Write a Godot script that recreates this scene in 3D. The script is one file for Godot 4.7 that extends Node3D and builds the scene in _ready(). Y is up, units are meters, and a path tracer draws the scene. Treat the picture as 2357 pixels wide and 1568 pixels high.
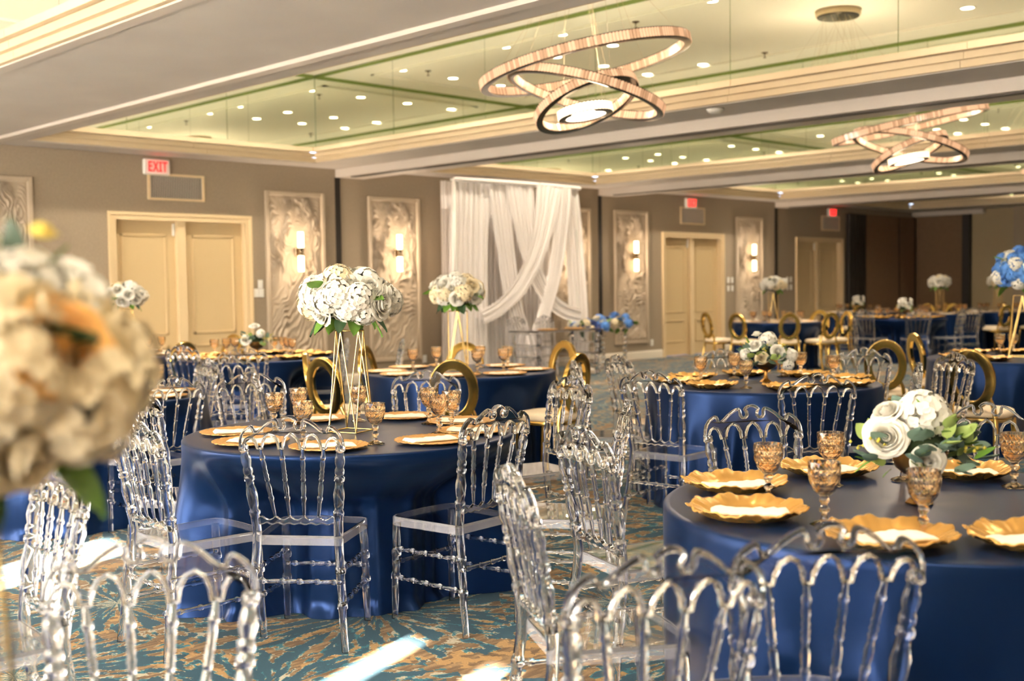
extends Node3D
# A hotel ballroom set for a wedding: round tables under navy satin, clear acrylic and gold chairs, tall white flowers.
# x runs along the back wall, -z towards it, metres, the photographer stands at x = 0, z = 0.

const CAM_H := 1.43
const WALL_Z := -13.617
const END_X := 27.9
const FRONT_Z := 0.8
const LEFT_X := -3.0
const SOFFIT := 3.13
const CEIL := 4.36
const COFFERS := [[-0.45, 3.4], [5.35, 9.2], [11.15, 15.0], [16.95, 20.8], [22.75, 26.6]]
const CZ0 := -13.08
const CZ1 := 0.24

var M := {}
var used := {}
var rng := RandomNumberGenerator.new()
var protos := {}


# ---------------------------------------------------------------- mesh building
class Geo:
	var v := PackedVector3Array()
	var n := PackedVector3Array()
	var uv := PackedVector2Array()
	var ix := PackedInt32Array()

	# rows of points; quads between neighbours, wound clockwise seen from outside when u runs to the right and rows run upwards
	func grid(rows: Array, wrap := false, loop := false, flip := false, uvscale := Vector2.ONE) -> void:
		var h := rows.size()
		var w: int = rows[0].size()
		var base := v.size()
		for j in h:
			var r: PackedVector3Array = rows[j]
			v.append_array(r)
			for i in w:
				uv.append(Vector2(float(i) / maxi(1, w - (0 if wrap else 1)) * uvscale.x, float(j) / maxi(1, h - 1) * uvscale.y))
		var start := ix.size()
		for j in (h if loop else h - 1):
			for i in (w if wrap else w - 1):
				var a := base + j * w + i
				var b := base + j * w + (i + 1) % w
				var c := base + ((j + 1) % h) * w + i
				var d := base + ((j + 1) % h) * w + (i + 1) % w
				if flip:
					ix.append_array(PackedInt32Array([a, b, c, b, d, c]))
				else:
					ix.append_array(PackedInt32Array([a, c, b, b, c, d]))
		_smooth(base, start)

	func _smooth(base: int, start: int) -> void:
		n.resize(v.size())
		for k in range(base, v.size()):
			n[k] = Vector3.ZERO
		for t in range(start, ix.size(), 3):
			var a := ix[t]
			var b := ix[t + 1]
			var c := ix[t + 2]
			var f := (v[c] - v[a]).cross(v[b] - v[a])
			n[a] += f
			n[b] += f
			n[c] += f
		for k in range(base, v.size()):
			n[k] = n[k].normalized() if n[k].length_squared() > 0.0 else Vector3.UP

	func tri_flat(a: Vector3, b: Vector3, c: Vector3) -> void:
		var f := (c - a).cross(b - a).normalized()
		var k := v.size()
		v.append_array(PackedVector3Array([a, b, c]))
		n.append_array(PackedVector3Array([f, f, f]))
		uv.append_array(PackedVector2Array([Vector2(0, 0), Vector2(1, 0), Vector2(0, 1)]))
		ix.append_array(PackedInt32Array([k, k + 1, k + 2]))

	func quad(a: Vector3, b: Vector3, c: Vector3, d: Vector3) -> void:  # a b c d clockwise from outside
		var f := (c - a).cross(b - a).normalized()
		var k := v.size()
		v.append_array(PackedVector3Array([a, b, c, d]))
		n.append_array(PackedVector3Array([f, f, f, f]))
		uv.append_array(PackedVector2Array([Vector2(0, 0), Vector2(1, 0), Vector2(1, 1), Vector2(0, 1)]))
		ix.append_array(PackedInt32Array([k, k + 1, k + 2, k, k + 2, k + 3]))

	func box(lo: Vector3, hi: Vector3) -> void:
		var p := [Vector3(lo.x, lo.y, lo.z), Vector3(hi.x, lo.y, lo.z), Vector3(hi.x, hi.y, lo.z), Vector3(lo.x, hi.y, lo.z), Vector3(lo.x, lo.y, hi.z), Vector3(hi.x, lo.y, hi.z), Vector3(hi.x, hi.y, hi.z), Vector3(lo.x, hi.y, hi.z)]
		for q in [[4, 7, 6, 5], [1, 2, 3, 0], [5, 6, 2, 1], [0, 3, 7, 4], [7, 3, 2, 6], [0, 4, 5, 1]]:
			quad(p[q[0]], p[q[1]], p[q[2]], p[q[3]])

	# a profile of (radius, height) turned about y
	func lathe(prof: Array, seg := 12, at := Vector3.ZERO, flip := false) -> void:
		var rows := []
		for p in prof:
			var r := PackedVector3Array()
			for i in seg:
				var a := TAU * i / seg
				r.append(at + Vector3(cos(a) * p.x, p.y, sin(a) * p.x))
			rows.append(r)
		grid(rows, true, false, flip)

	# a round bar along points with radii
	func tube(pts: Array, radii: Array, seg := 8, ends := true) -> void:
		var rows := []
		var side := Vector3.ZERO
		for k in pts.size():
			var d: Vector3 = (pts[mini(k + 1, pts.size() - 1)] - pts[maxi(k - 1, 0)]).normalized()
			if side == Vector3.ZERO:
				side = d.cross(Vector3.RIGHT if absf(d.x) < 0.8 else Vector3.BACK).normalized()
			side = (side - d * side.dot(d)).normalized()
			var other := d.cross(side)
			var r := PackedVector3Array()
			for i in seg:
				var a := TAU * i / seg
				r.append(pts[k] + (side * cos(a) - other * sin(a)) * radii[k])
			if k == 0 and ends:
				rows.append(_pt(pts[0], seg))
			rows.append(r)
			if k == pts.size() - 1 and ends:
				rows.append(_pt(pts[k], seg))
		grid(rows, true)

	func _pt(p: Vector3, seg: int) -> PackedVector3Array:
		var r := PackedVector3Array()
		r.resize(seg)
		r.fill(p)
		return r

	# an outline in x, y (any winding) pushed out along z with bevelled rims
	func plate(outline: PackedVector2Array, depth: float, bevel: float, t := Transform3D.IDENTITY, inset := -1.0) -> void:
		var o := outline.duplicate()
		if Geometry2D.is_polygon_clockwise(o):
			o.reverse()
		var cnt := o.size()
		var ins := bevel if inset < 0.0 else inset
		var inner := PackedVector2Array()
		for i in cnt:
			var e0 := (o[i] - o[(i + cnt - 1) % cnt]).normalized()
			var e1 := (o[(i + 1) % cnt] - o[i]).normalized()
			var nn := Vector2(-e0.y - e1.y, e0.x + e1.x)
			nn = nn.normalized() if nn.length() > 0.01 else Vector2(-e0.y, e0.x)
			inner.append(o[i] + nn * ins)
		var hz := depth * 0.5
		var rows := []
		for spec in [[inner, -hz], [o, -hz + bevel], [o, hz - bevel], [inner, hz]]:
			var r := PackedVector3Array()
			for p in spec[0]:
				r.append(t * Vector3(p.x, p.y, spec[1]))
			rows.append(r)
		grid(rows, true)
		var tri := Geometry2D.triangulate_polygon(inner)
		if tri.is_empty():
			tri = Geometry2D.triangulate_polygon(o)
		for s in [-1.0, 1.0]:
			var k := v.size()
			for p in inner:
				v.append(t * Vector3(p.x, p.y, s * hz))
				n.append((t.basis * Vector3(0, 0, s)).normalized())
				uv.append(p)
			for q in range(0, tri.size(), 3):
				var a := inner[tri[q]]
				var b := inner[tri[q + 1]]
				var c := inner[tri[q + 2]]
				var ccw := (b - a).cross(c - a) > 0.0
				if ccw == (s > 0.0):
					ix.append_array(PackedInt32Array([k + tri[q], k + tri[q + 2], k + tri[q + 1]]))
				else:
					ix.append_array(PackedInt32Array([k + tri[q], k + tri[q + 1], k + tri[q + 2]]))

	func rbox(size: Vector3, b: float, t := Transform3D.IDENTITY) -> void:
		var x := size.x * 0.5
		var y := size.y * 0.5
		plate(PackedVector2Array([Vector2(-x + b, -y), Vector2(x - b, -y), Vector2(x, -y + b), Vector2(x, y - b), Vector2(x - b, y), Vector2(-x + b, y), Vector2(-x, y - b), Vector2(-x, -y + b)]), size.z, b, t)

	func add(g: Geo, t: Transform3D) -> void:
		var k := v.size()
		for p in g.v:
			v.append(t * p)
		for q in g.n:
			n.append((t.basis * q).normalized())
		uv.append_array(g.uv)
		for i in g.ix:
			ix.append(i + k)

	func flat() -> void:
		var v2 := PackedVector3Array()
		var n2 := PackedVector3Array()
		var u2 := PackedVector2Array()
		var i2 := PackedInt32Array()
		for t in range(0, ix.size(), 3):
			var a := v[ix[t]]
			var b := v[ix[t + 1]]
			var c := v[ix[t + 2]]
			var f := (c - a).cross(b - a)
			if f.length_squared() < 1e-16:
				continue
			f = f.normalized()
			for q in 3:
				v2.append(v[ix[t + q]])
				n2.append(f)
				u2.append(uv[ix[t + q]])
				i2.append(i2.size())
		v = v2
		n = n2
		uv = u2
		ix = i2

	func mesh(solid := false) -> ArrayMesh:
		if solid:
			var vol := 0.0
			for t in range(0, ix.size(), 3):
				vol += v[ix[t]].dot(v[ix[t + 1]].cross(v[ix[t + 2]]))
			if vol > 0.0:
				for t in range(0, ix.size(), 3):
					var q := ix[t + 1]
					ix[t + 1] = ix[t + 2]
					ix[t + 2] = q
				for k in n.size():
					n[k] = -n[k]
		var a := []
		a.resize(Mesh.ARRAY_MAX)
		a[Mesh.ARRAY_VERTEX] = v
		a[Mesh.ARRAY_NORMAL] = n
		a[Mesh.ARRAY_TEX_UV] = uv
		a[Mesh.ARRAY_INDEX] = ix
		var m := ArrayMesh.new()
		m.add_surface_from_arrays(Mesh.PRIMITIVE_TRIANGLES, a)
		return m


# ---------------------------------------------------------------- naming
func numbered(called: String) -> String:
	var k: int = used.get(called, 0)
	used[called] = k + 1
	return called if k == 0 else "%s_%03d" % [called, k]


func tag(o: Node3D, label: String, category: String, group := "", kind := "") -> Node3D:
	if label:
		o.set_meta("label", label)
	if category:
		o.set_meta("category", category)
	if group:
		o.set_meta("group", group)
	if kind:
		o.set_meta("kind", kind)
	return o


func thing(called: String, label: String, category: String, at := Vector3.ZERO, turn := 0.0, group := "") -> Node3D:
	var o := Node3D.new()
	o.name = numbered(called)
	add_child(o, true)
	o.position = at
	o.rotation.y = turn
	tag(o, label, category, group)
	return o


func part(called: String, m: Mesh, material: Material, parent: Node, t := Transform3D.IDENTITY) -> MeshInstance3D:
	var o := MeshInstance3D.new()
	o.name = numbered(called) if parent == self else called
	o.mesh = m
	o.material_override = material
	o.transform = t
	parent.add_child(o, true)
	if parent != self:
		var k := 0
		var want := called
		while true:
			var clash := false
			for c in parent.get_children():
				if c != o and c.name == want:
					clash = true
					break
			if not clash:
				break
			k += 1
			want = "%s_%03d" % [called, k]
		o.name = want
	return o


func single(called: String, m: Mesh, material: Material, label: String, category: String, at := Vector3.ZERO, turn := 0.0, group := "") -> MeshInstance3D:
	var o := part(called, m, material, self, Transform3D(Basis(Vector3.UP, turn), at))
	tag(o, label, category, group)
	return o


func struct(called: String, m: Mesh, material: Material, label := "") -> MeshInstance3D:
	var o := part(called, m, material, self)
	tag(o, label, "", "", "structure")
	return o


func boxmesh(lo: Vector3, hi: Vector3) -> ArrayMesh:
	var g := Geo.new()
	g.box(lo, hi)
	return g.mesh()


func copy_of(proto: Node3D, called: String, label: String, category: String, at: Vector3, turn: float, group := "") -> Node3D:
	var o: Node3D
	if not proto.is_inside_tree():
		o = proto.duplicate()
	o.name = numbered(called)
	add_child(o, true)
	o.position = at
	o.rotation = Vector3(0, turn, 0)
	tag(o, label, category, group)
	return o


# ---------------------------------------------------------------- materials
func mat(albedo: Color, rough := 0.6, metal := 0.0) -> StandardMaterial3D:
	var m := StandardMaterial3D.new()
	m.albedo_color = albedo
	m.roughness = rough
	m.metallic = metal
	return m


func glow(c: Color, energy: float, albedo := Color(0.9, 0.9, 0.9)) -> StandardMaterial3D:
	var m := mat(albedo, 0.5)
	m.emission_enabled = true
	m.emission = c
	m.emission_energy_multiplier = energy
	return m


func glass(c: Color, rough := 0.0, ior_scale := 0.05) -> StandardMaterial3D:
	var m := mat(Color(c.r, c.g, c.b, 0.0), rough)
	m.transparency = BaseMaterial3D.TRANSPARENCY_ALPHA
	m.refraction_enabled = true
	m.refraction_scale = ior_scale
	return m


func noise(seed_: int, freq: float, oct := 3) -> FastNoiseLite:
	var f := FastNoiseLite.new()
	f.seed = seed_
	f.frequency = freq
	f.noise_type = FastNoiseLite.TYPE_SIMPLEX_SMOOTH
	f.fractal_octaves = oct
	return f


func noise_tex(seed_: int, freq: float, a: Color, b: Color, size := 512, oct := 4) -> NoiseTexture2D:
	var t := NoiseTexture2D.new()
	t.width = size
	t.height = size
	t.seamless = true
	t.noise = noise(seed_, freq, oct)
	var gr := Gradient.new()
	gr.set_color(0, a)
	gr.set_color(1, b)
	t.color_ramp = gr
	return t


func tri(m: StandardMaterial3D, t: Texture2D, scale: float) -> StandardMaterial3D:
	m.albedo_texture = t
	m.uv1_triplanar = true
	m.uv1_world_triplanar = true
	m.uv1_scale = Vector3.ONE * scale
	return m


func make_materials() -> void:
	M.acrylic = glass(Color(0.99, 0.99, 1.0), 0.0, 0.049)
	M.acrylic_edge = mat(Color(0.93, 0.93, 0.97, 0.15), 0.3)
	M.acrylic_edge.transparency = BaseMaterial3D.TRANSPARENCY_ALPHA
	M.amber = glass(Color(1.0, 0.925, 0.815), 0.0, 0.05)
	M.gold = mat(Color(0.9, 0.75, 0.42), 0.14, 1.0)
	M.wire = mat(Color(0.93, 0.8, 0.52), 0.25, 1.0)
	M.brass = mat(Color(0.66, 0.49, 0.26), 0.3, 1.0)
	M.charger = mat(Color(0.86, 0.66, 0.4), 0.36, 0.55)
	M.charger_gloss = mat(Color(0.85, 0.65, 0.34), 0.26, 0.6)
	M.napkin = mat(Color(0.93, 0.9, 0.83), 0.85)
	M.cushion = mat(Color(0.9, 0.83, 0.71), 0.6)
	var satin := mat(Color(0.055, 0.15, 0.305), 0.3, 0.55)
	satin.metallic_specular = 0.3
	satin.rim_enabled = true
	satin.rim = 0.25
	satin.rim_tint = 0.7
	M.satin = satin
	M.wall = tri(mat(Color(0.86, 0.83, 0.79), 0.85), noise_tex(3, 0.05, Color(0.66, 0.615, 0.55), Color(0.72, 0.67, 0.6), 512, 5), 1.1)
	M.relief = mat(Color(0.70, 0.635, 0.55), 0.55)
	M.door = mat(Color(0.80, 0.70, 0.53), 0.5)
	M.frame = mat(Color(0.84, 0.745, 0.59), 0.45)
	M.base = mat(Color(0.86, 0.82, 0.75), 0.5)
	M.soffit = tri(mat(Color(0.92, 0.92, 0.92), 0.8), noise_tex(11, 0.01, Color(0.77, 0.735, 0.7), Color(0.81, 0.775, 0.735), 256, 3), 0.35)
	M.header = mat(Color(0.74, 0.70, 0.66), 0.5)
	M.cream = mat(Color(0.79, 0.71, 0.58), 0.6)
	M.ceil = mat(Color(0.95, 0.93, 0.88), 0.75)
	M.mirror = mat(Color(0.95, 0.965, 0.92), 0.015, 1.0)
	M.strip = glow(Color(1.0, 0.9, 0.74), 1.0)
	M.greenedge = mat(Color(0.5, 0.58, 0.3), 0.3, 0.2)
	M.dark = mat(Color(0.1, 0.075, 0.05), 0.5)
	M.slot = mat(Color(0.22, 0.18, 0.14), 0.5)
	M.brown = tri(mat(Color(0.85, 0.85, 0.85), 0.7), noise_tex(13, 0.03, Color(0.50, 0.38, 0.26), Color(0.54, 0.41, 0.29), 256, 4), 0.9)
	M.beige = mat(Color(0.62, 0.55, 0.42), 0.75)
	M.white = mat(Color(0.9, 0.89, 0.86), 0.45)
	M.grille = mat(Color(0.72, 0.68, 0.62), 0.5)
	var sheer := mat(Color(0.93, 0.90, 0.88), 0.8)
	sheer.backlight_enabled = true
	sheer.backlight = Color(0.55, 0.55, 0.55)
	M.sheer = sheer
	M.window_sheer = mat(Color(0.9, 0.9, 0.9), 0.9)
	M.window_sheer.backlight_enabled = true
	M.window_sheer.backlight = Color(1, 1, 1)
	M.down = glow(Color(1.0, 0.93, 0.8), 9.0)
	M.sconce = glow(Color(1.0, 0.86, 0.68), 3.6)
	M.nickel = mat(Color(0.62, 0.55, 0.45), 0.25, 1.0)
	M.exit = glow(Color(1.0, 0.12, 0.12), 1.6, Color(0.8, 0.1, 0.1))
	M.crystal = glow(Color(1.0, 0.76, 0.58), 0.34, Color(0.62, 0.54, 0.47))
	M.crystal_dim = glow(Color(1.0, 0.74, 0.54), 0.2, Color(0.55, 0.47, 0.4))
	M.crystal_dim.roughness = 0.1
	M.crystal.roughness = 0.1
	M.crystal_hot = glow(Color(1.0, 0.87, 0.68), 1.1)
	M.chrome = mat(Color(0.34, 0.31, 0.26), 0.12, 1.0)
	M.cable = mat(Color(0.75, 0.68, 0.55), 0.4, 0.6)
	var petal := mat(Color(0.88, 0.87, 0.83), 0.7)
	petal.backlight_enabled = true
	petal.backlight = Color(0.42, 0.4, 0.36)
	M.petal = petal
	M.cream_petal = petal.duplicate()
	M.cream_petal.albedo_color = Color(0.88, 0.82, 0.68)
	M.peach_petal = petal.duplicate()
	M.peach_petal.albedo_color = Color(0.95, 0.74, 0.42)
	M.yellow_petal = petal.duplicate()
	M.yellow_petal.albedo_color = Color(0.9, 0.82, 0.4)
	M.blue_petal = petal.duplicate()
	M.blue_petal.albedo_color = Color(0.33, 0.55, 0.84)
	M.navy_petal = petal.duplicate()
	M.navy_petal.albedo_color = Color(0.16, 0.28, 0.55)
	M.leaf = mat(Color(0.36, 0.52, 0.17), 0.55)
	M.leaf.backlight_enabled = true
	M.leaf.backlight = Color(0.3, 0.35, 0.1)
	M.darkleaf = mat(Color(0.14, 0.25, 0.12), 0.5)
	M.euca = mat(Color(0.36, 0.45, 0.39), 0.65)
	M.paleeuca = mat(Color(0.58, 0.66, 0.36), 0.65)
	M.moss = mat(Color(0.12, 0.18, 0.07), 0.95)
	M.berry = mat(Color(0.75, 0.7, 0.25), 0.6)
	M.carpet = mat(Color(0.76, 0.755, 0.77), 0.95)
	M.carpet.albedo_texture = carpet_texture()
	M.carpet.rim_enabled = true
	M.carpet.rim = 0.1


func carpet_texture() -> ImageTexture:
	var S := 1024
	var streak := noise(21, 0.012, 4)
	streak.domain_warp_enabled = true
	var nA := noise(31, 0.012, 4).get_seamless_image(S, S)
	var nB := noise(41, 0.032, 3).get_seamless_image(S, S)
	var nC := noise(51, 0.006, 2).get_seamless_image(S, S)
	var pol := noise(61, 0.075, 3).get_seamless_image(512, 256)
	var pol2 := noise(71, 0.02, 2).get_seamless_image(512, 256)
	var a := nA.get_data()
	var b := nB.get_data()
	var c := nC.get_data()
	var p := pol.get_data()
	var p2 := pol2.get_data()
	var bursts := [Vector3(0.2, 0.22, 0.25), Vector3(0.69, 0.1, 0.2), Vector3(0.47, 0.58, 0.27), Vector3(0.93, 0.47, 0.22), Vector3(0.13, 0.78, 0.21), Vector3(0.77, 0.83, 0.24)]
	var out := PackedByteArray()
	out.resize(S * S * 3)
	var tan0 := Vector3(120, 92, 58)
	var tan1 := Vector3(172, 138, 92)
	var goldc := Vector3(196, 154, 92)
	var pale := Vector3(200, 192, 165)
	var teal := Vector3(10, 80, 102)
	var teal2 := Vector3(36, 122, 138)
	for y in S:
		var fy := float(y) / S
		for x in S:
			var fx := float(x) / S
			var k := y * S + x
			# streaky ground: noise stretched along one axis
			var sx := (x * 1 + int(b[k]) / 16) % S
			var sv: int = a[((y * 6) % S) * S + (sx + S) % S]
			var col := tan0.lerp(tan1, clampf((sv - 70) / 120.0, 0.0, 1.0))
			if c[k] > 165 and b[k] > 118:
				col = goldc
			elif c[k] < 92 and b[k] > 128:
				col = pale
			# nearest burst
			var best := 9.0
			var ang := 0.0
			for q in bursts:
				var dx: float = fx - q.x
				var dy: float = fy - q.y
				dx -= roundf(dx)
				dy -= roundf(dy)
				var d: float = sqrt(dx * dx + dy * dy) / q.z
				if d < best:
					best = d
					ang = atan2(dy, dx)
			if best < 1.25:
				var ai := int((ang / TAU + 0.5) * 511.0) & 511
				var ri := int(best * 48.0) & 255
				var s1: int = p[ri * 512 + ai]
				var s2: int = p2[(ri / 3) * 512 + (ai * 3) % 512]
				var edge := 1.0 - smoothstep(0.55, 1.2, best)
				var thr := 150.0 - edge * 34.0 + (22.0 if best < 0.14 else 0.0)
				var val := s1 * 0.62 + s2 * 0.38 + (int(b[k]) - 128) * 0.18
				if best < 0.1:
					col = pale
				if val > thr:
					col = teal if val > thr + 16.0 or b[k] < 118 else teal2
				elif val > thr - 5.0 and edge > 0.15:
					col = pale
			elif a[k] > 158 and b[k] > 130:
				col = teal
			var grain := 0.9 + 0.2 * (((x * 73 + y * 151 + (x * y) % 97) % 61) / 61.0)
			out[k * 3] = int(clampf(col.x * grain, 0, 255))
			out[k * 3 + 1] = int(clampf(col.y * grain, 0, 255))
			out[k * 3 + 2] = int(clampf(col.z * grain, 0, 255))
	return ImageTexture.create_from_image(Image.create_from_data(S, S, false, Image.FORMAT_RGB8, out))


# ---------------------------------------------------------------- furniture
func back_x(y: float, wide: float) -> float:
	if y < 0.44:
		return lerpf(0.2, 0.165, y / 0.44) * wide
	return lerpf(0.165, 0.2, pow((y - 0.44) / 0.42, 1.25)) * wide


func back_z(y: float) -> float:
	if y < 0.44:
		return lerpf(0.25, 0.19, y / 0.44)
	return 0.19 + 0.075 * pow((y - 0.44) / 0.48, 1.2)


func turned(ys: Array, rs: Array, x0: float, x1: float, seg: int) -> Geo:
	var pts := []
	var y0: float = ys[0]
	var y1: float = ys[-1]
	for y in ys:
		pts.append(Vector3(lerpf(x0, x1, (y - y0) / (y1 - y0)), y, back_z(y)))
	var g := Geo.new()
	g.tube(pts, rs, seg)
	return g


func crest_outline() -> PackedVector2Array:
	var half := [Vector2(0.014, 0.141), Vector2(0.026, 0.134), Vector2(0.034, 0.123), Vector2(0.027, 0.112), Vector2(0.025, 0.102), Vector2(0.031, 0.094), Vector2(0.040, 0.094), Vector2(0.046, 0.102), Vector2(0.046, 0.113), Vector2(0.049, 0.124), Vector2(0.056, 0.131), Vector2(0.067, 0.129), Vector2(0.085, 0.120), Vector2(0.105, 0.106), Vector2(0.122, 0.090), Vector2(0.134, 0.081), Vector2(0.143, 0.080), Vector2(0.146, 0.090), Vector2(0.151, 0.100), Vector2(0.160, 0.103), Vector2(0.173, 0.097), Vector2(0.189, 0.085), Vector2(0.202, 0.067), Vector2(0.209, 0.046), Vector2(0.212, 0.02), Vector2(0.213, 0.0), Vector2(0.188, 0.0), Vector2(0.186, 0.024), Vector2(0.179, 0.042), Vector2(0.168, 0.049), Vector2(0.156, 0.045), Vector2(0.147, 0.03), Vector2(0.141, 0.006), Vector2(0.116, 0.006), Vector2(0.111, 0.03), Vector2(0.101, 0.053), Vector2(0.085, 0.063), Vector2(0.069, 0.054), Vector2(0.059, 0.033), Vector2(0.055, 0.006), Vector2(0.031, 0.006), Vector2(0.027, 0.03), Vector2(0.017, 0.051)]
	var o := PackedVector2Array([Vector2(0, 0.143)])
	for p in half:
		o.append(p)
	o.append(Vector2(0, 0.068))
	for k in range(half.size() - 1, -1, -1):
		o.append(Vector2(-half[k].x, half[k].y))
	return o


# an outline whose rim stands proud of a thinner web
func rimmed(outline: PackedVector2Array, spec: Array, t: Transform3D) -> Geo:
	var o := outline.duplicate()
	if Geometry2D.is_polygon_clockwise(o):
		o.reverse()
	var cnt := o.size()
	var dirs := PackedVector2Array()
	for i in cnt:
		var e0 := (o[i] - o[(i + cnt - 1) % cnt]).normalized()
		var e1 := (o[(i + 1) % cnt] - o[i]).normalized()
		var nn := Vector2(-e0.y - e1.y, e0.x + e1.x)
		dirs.append(nn.normalized() if nn.length() > 0.01 else Vector2(-e0.y, e0.x))
	var rows := []
	var all := spec.duplicate()
	for k in range(spec.size() - 1, -1, -1):
		all.append(Vector2(spec[k].x, -spec[k].y))
	for s in all:
		var r := PackedVector3Array()
		for i in cnt:
			var p: Vector2 = o[i] + dirs[i] * s.x
			r.append(t * Vector3(p.x, p.y, s.y))
		rows.append(r)
	var g := Geo.new()
	g.grid(rows, true)
	var tris := Geometry2D.triangulate_polygon(o)
	for side in [0, 1]:
		var z: float = spec[0].y if side == 0 else -spec[0].y
		var k := g.v.size()
		for i in cnt:
			var p: Vector2 = o[i] + dirs[i] * spec[0].x
			g.v.append(t * Vector3(p.x, p.y, z))
			g.n.append((t.basis * Vector3(0, 0, signf(z))).normalized())
			g.uv.append(p)
		for q in range(0, tris.size(), 3):
			var a := tris[q]
			var b := tris[q + 1]
			var c := tris[q + 2]
			var ccw := (o[b] - o[a]).cross(o[c] - o[a]) > 0.0
			if ccw == (z > 0.0):
				g.ix.append_array(PackedInt32Array([k + a, k + c, k + b]))
			else:
				g.ix.append_array(PackedInt32Array([k + a, k + b, k + c]))
	return g


# a thin band round an outline
func skirt(outline: PackedVector2Array, t: Transform3D) -> Geo:
	var o := outline.duplicate()
	if Geometry2D.is_polygon_clockwise(o):
		o.reverse()
	var cnt := o.size()
	var rows := []
	for s in [Vector2(0.007, 0.016), Vector2(0.007, -0.021), Vector2(0.002, -0.0225), Vector2(0, -0.0205), Vector2(0, 0.012), Vector2(0.003, 0.016)]:
		var r := PackedVector3Array()
		for i in cnt:
			var e0 := (o[i] - o[(i + cnt - 1) % cnt]).normalized()
			var e1 := (o[(i + 1) % cnt] - o[i]).normalized()
			var nn := Vector2(-e0.y - e1.y, e0.x + e1.x).normalized()
			var p: Vector2 = o[i] + nn * s.x
			r.append(t * Vector3(p.x, p.y, s.y))
		rows.append(r)
	var g := Geo.new()
	g.grid(rows, true, true)
	return g


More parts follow.
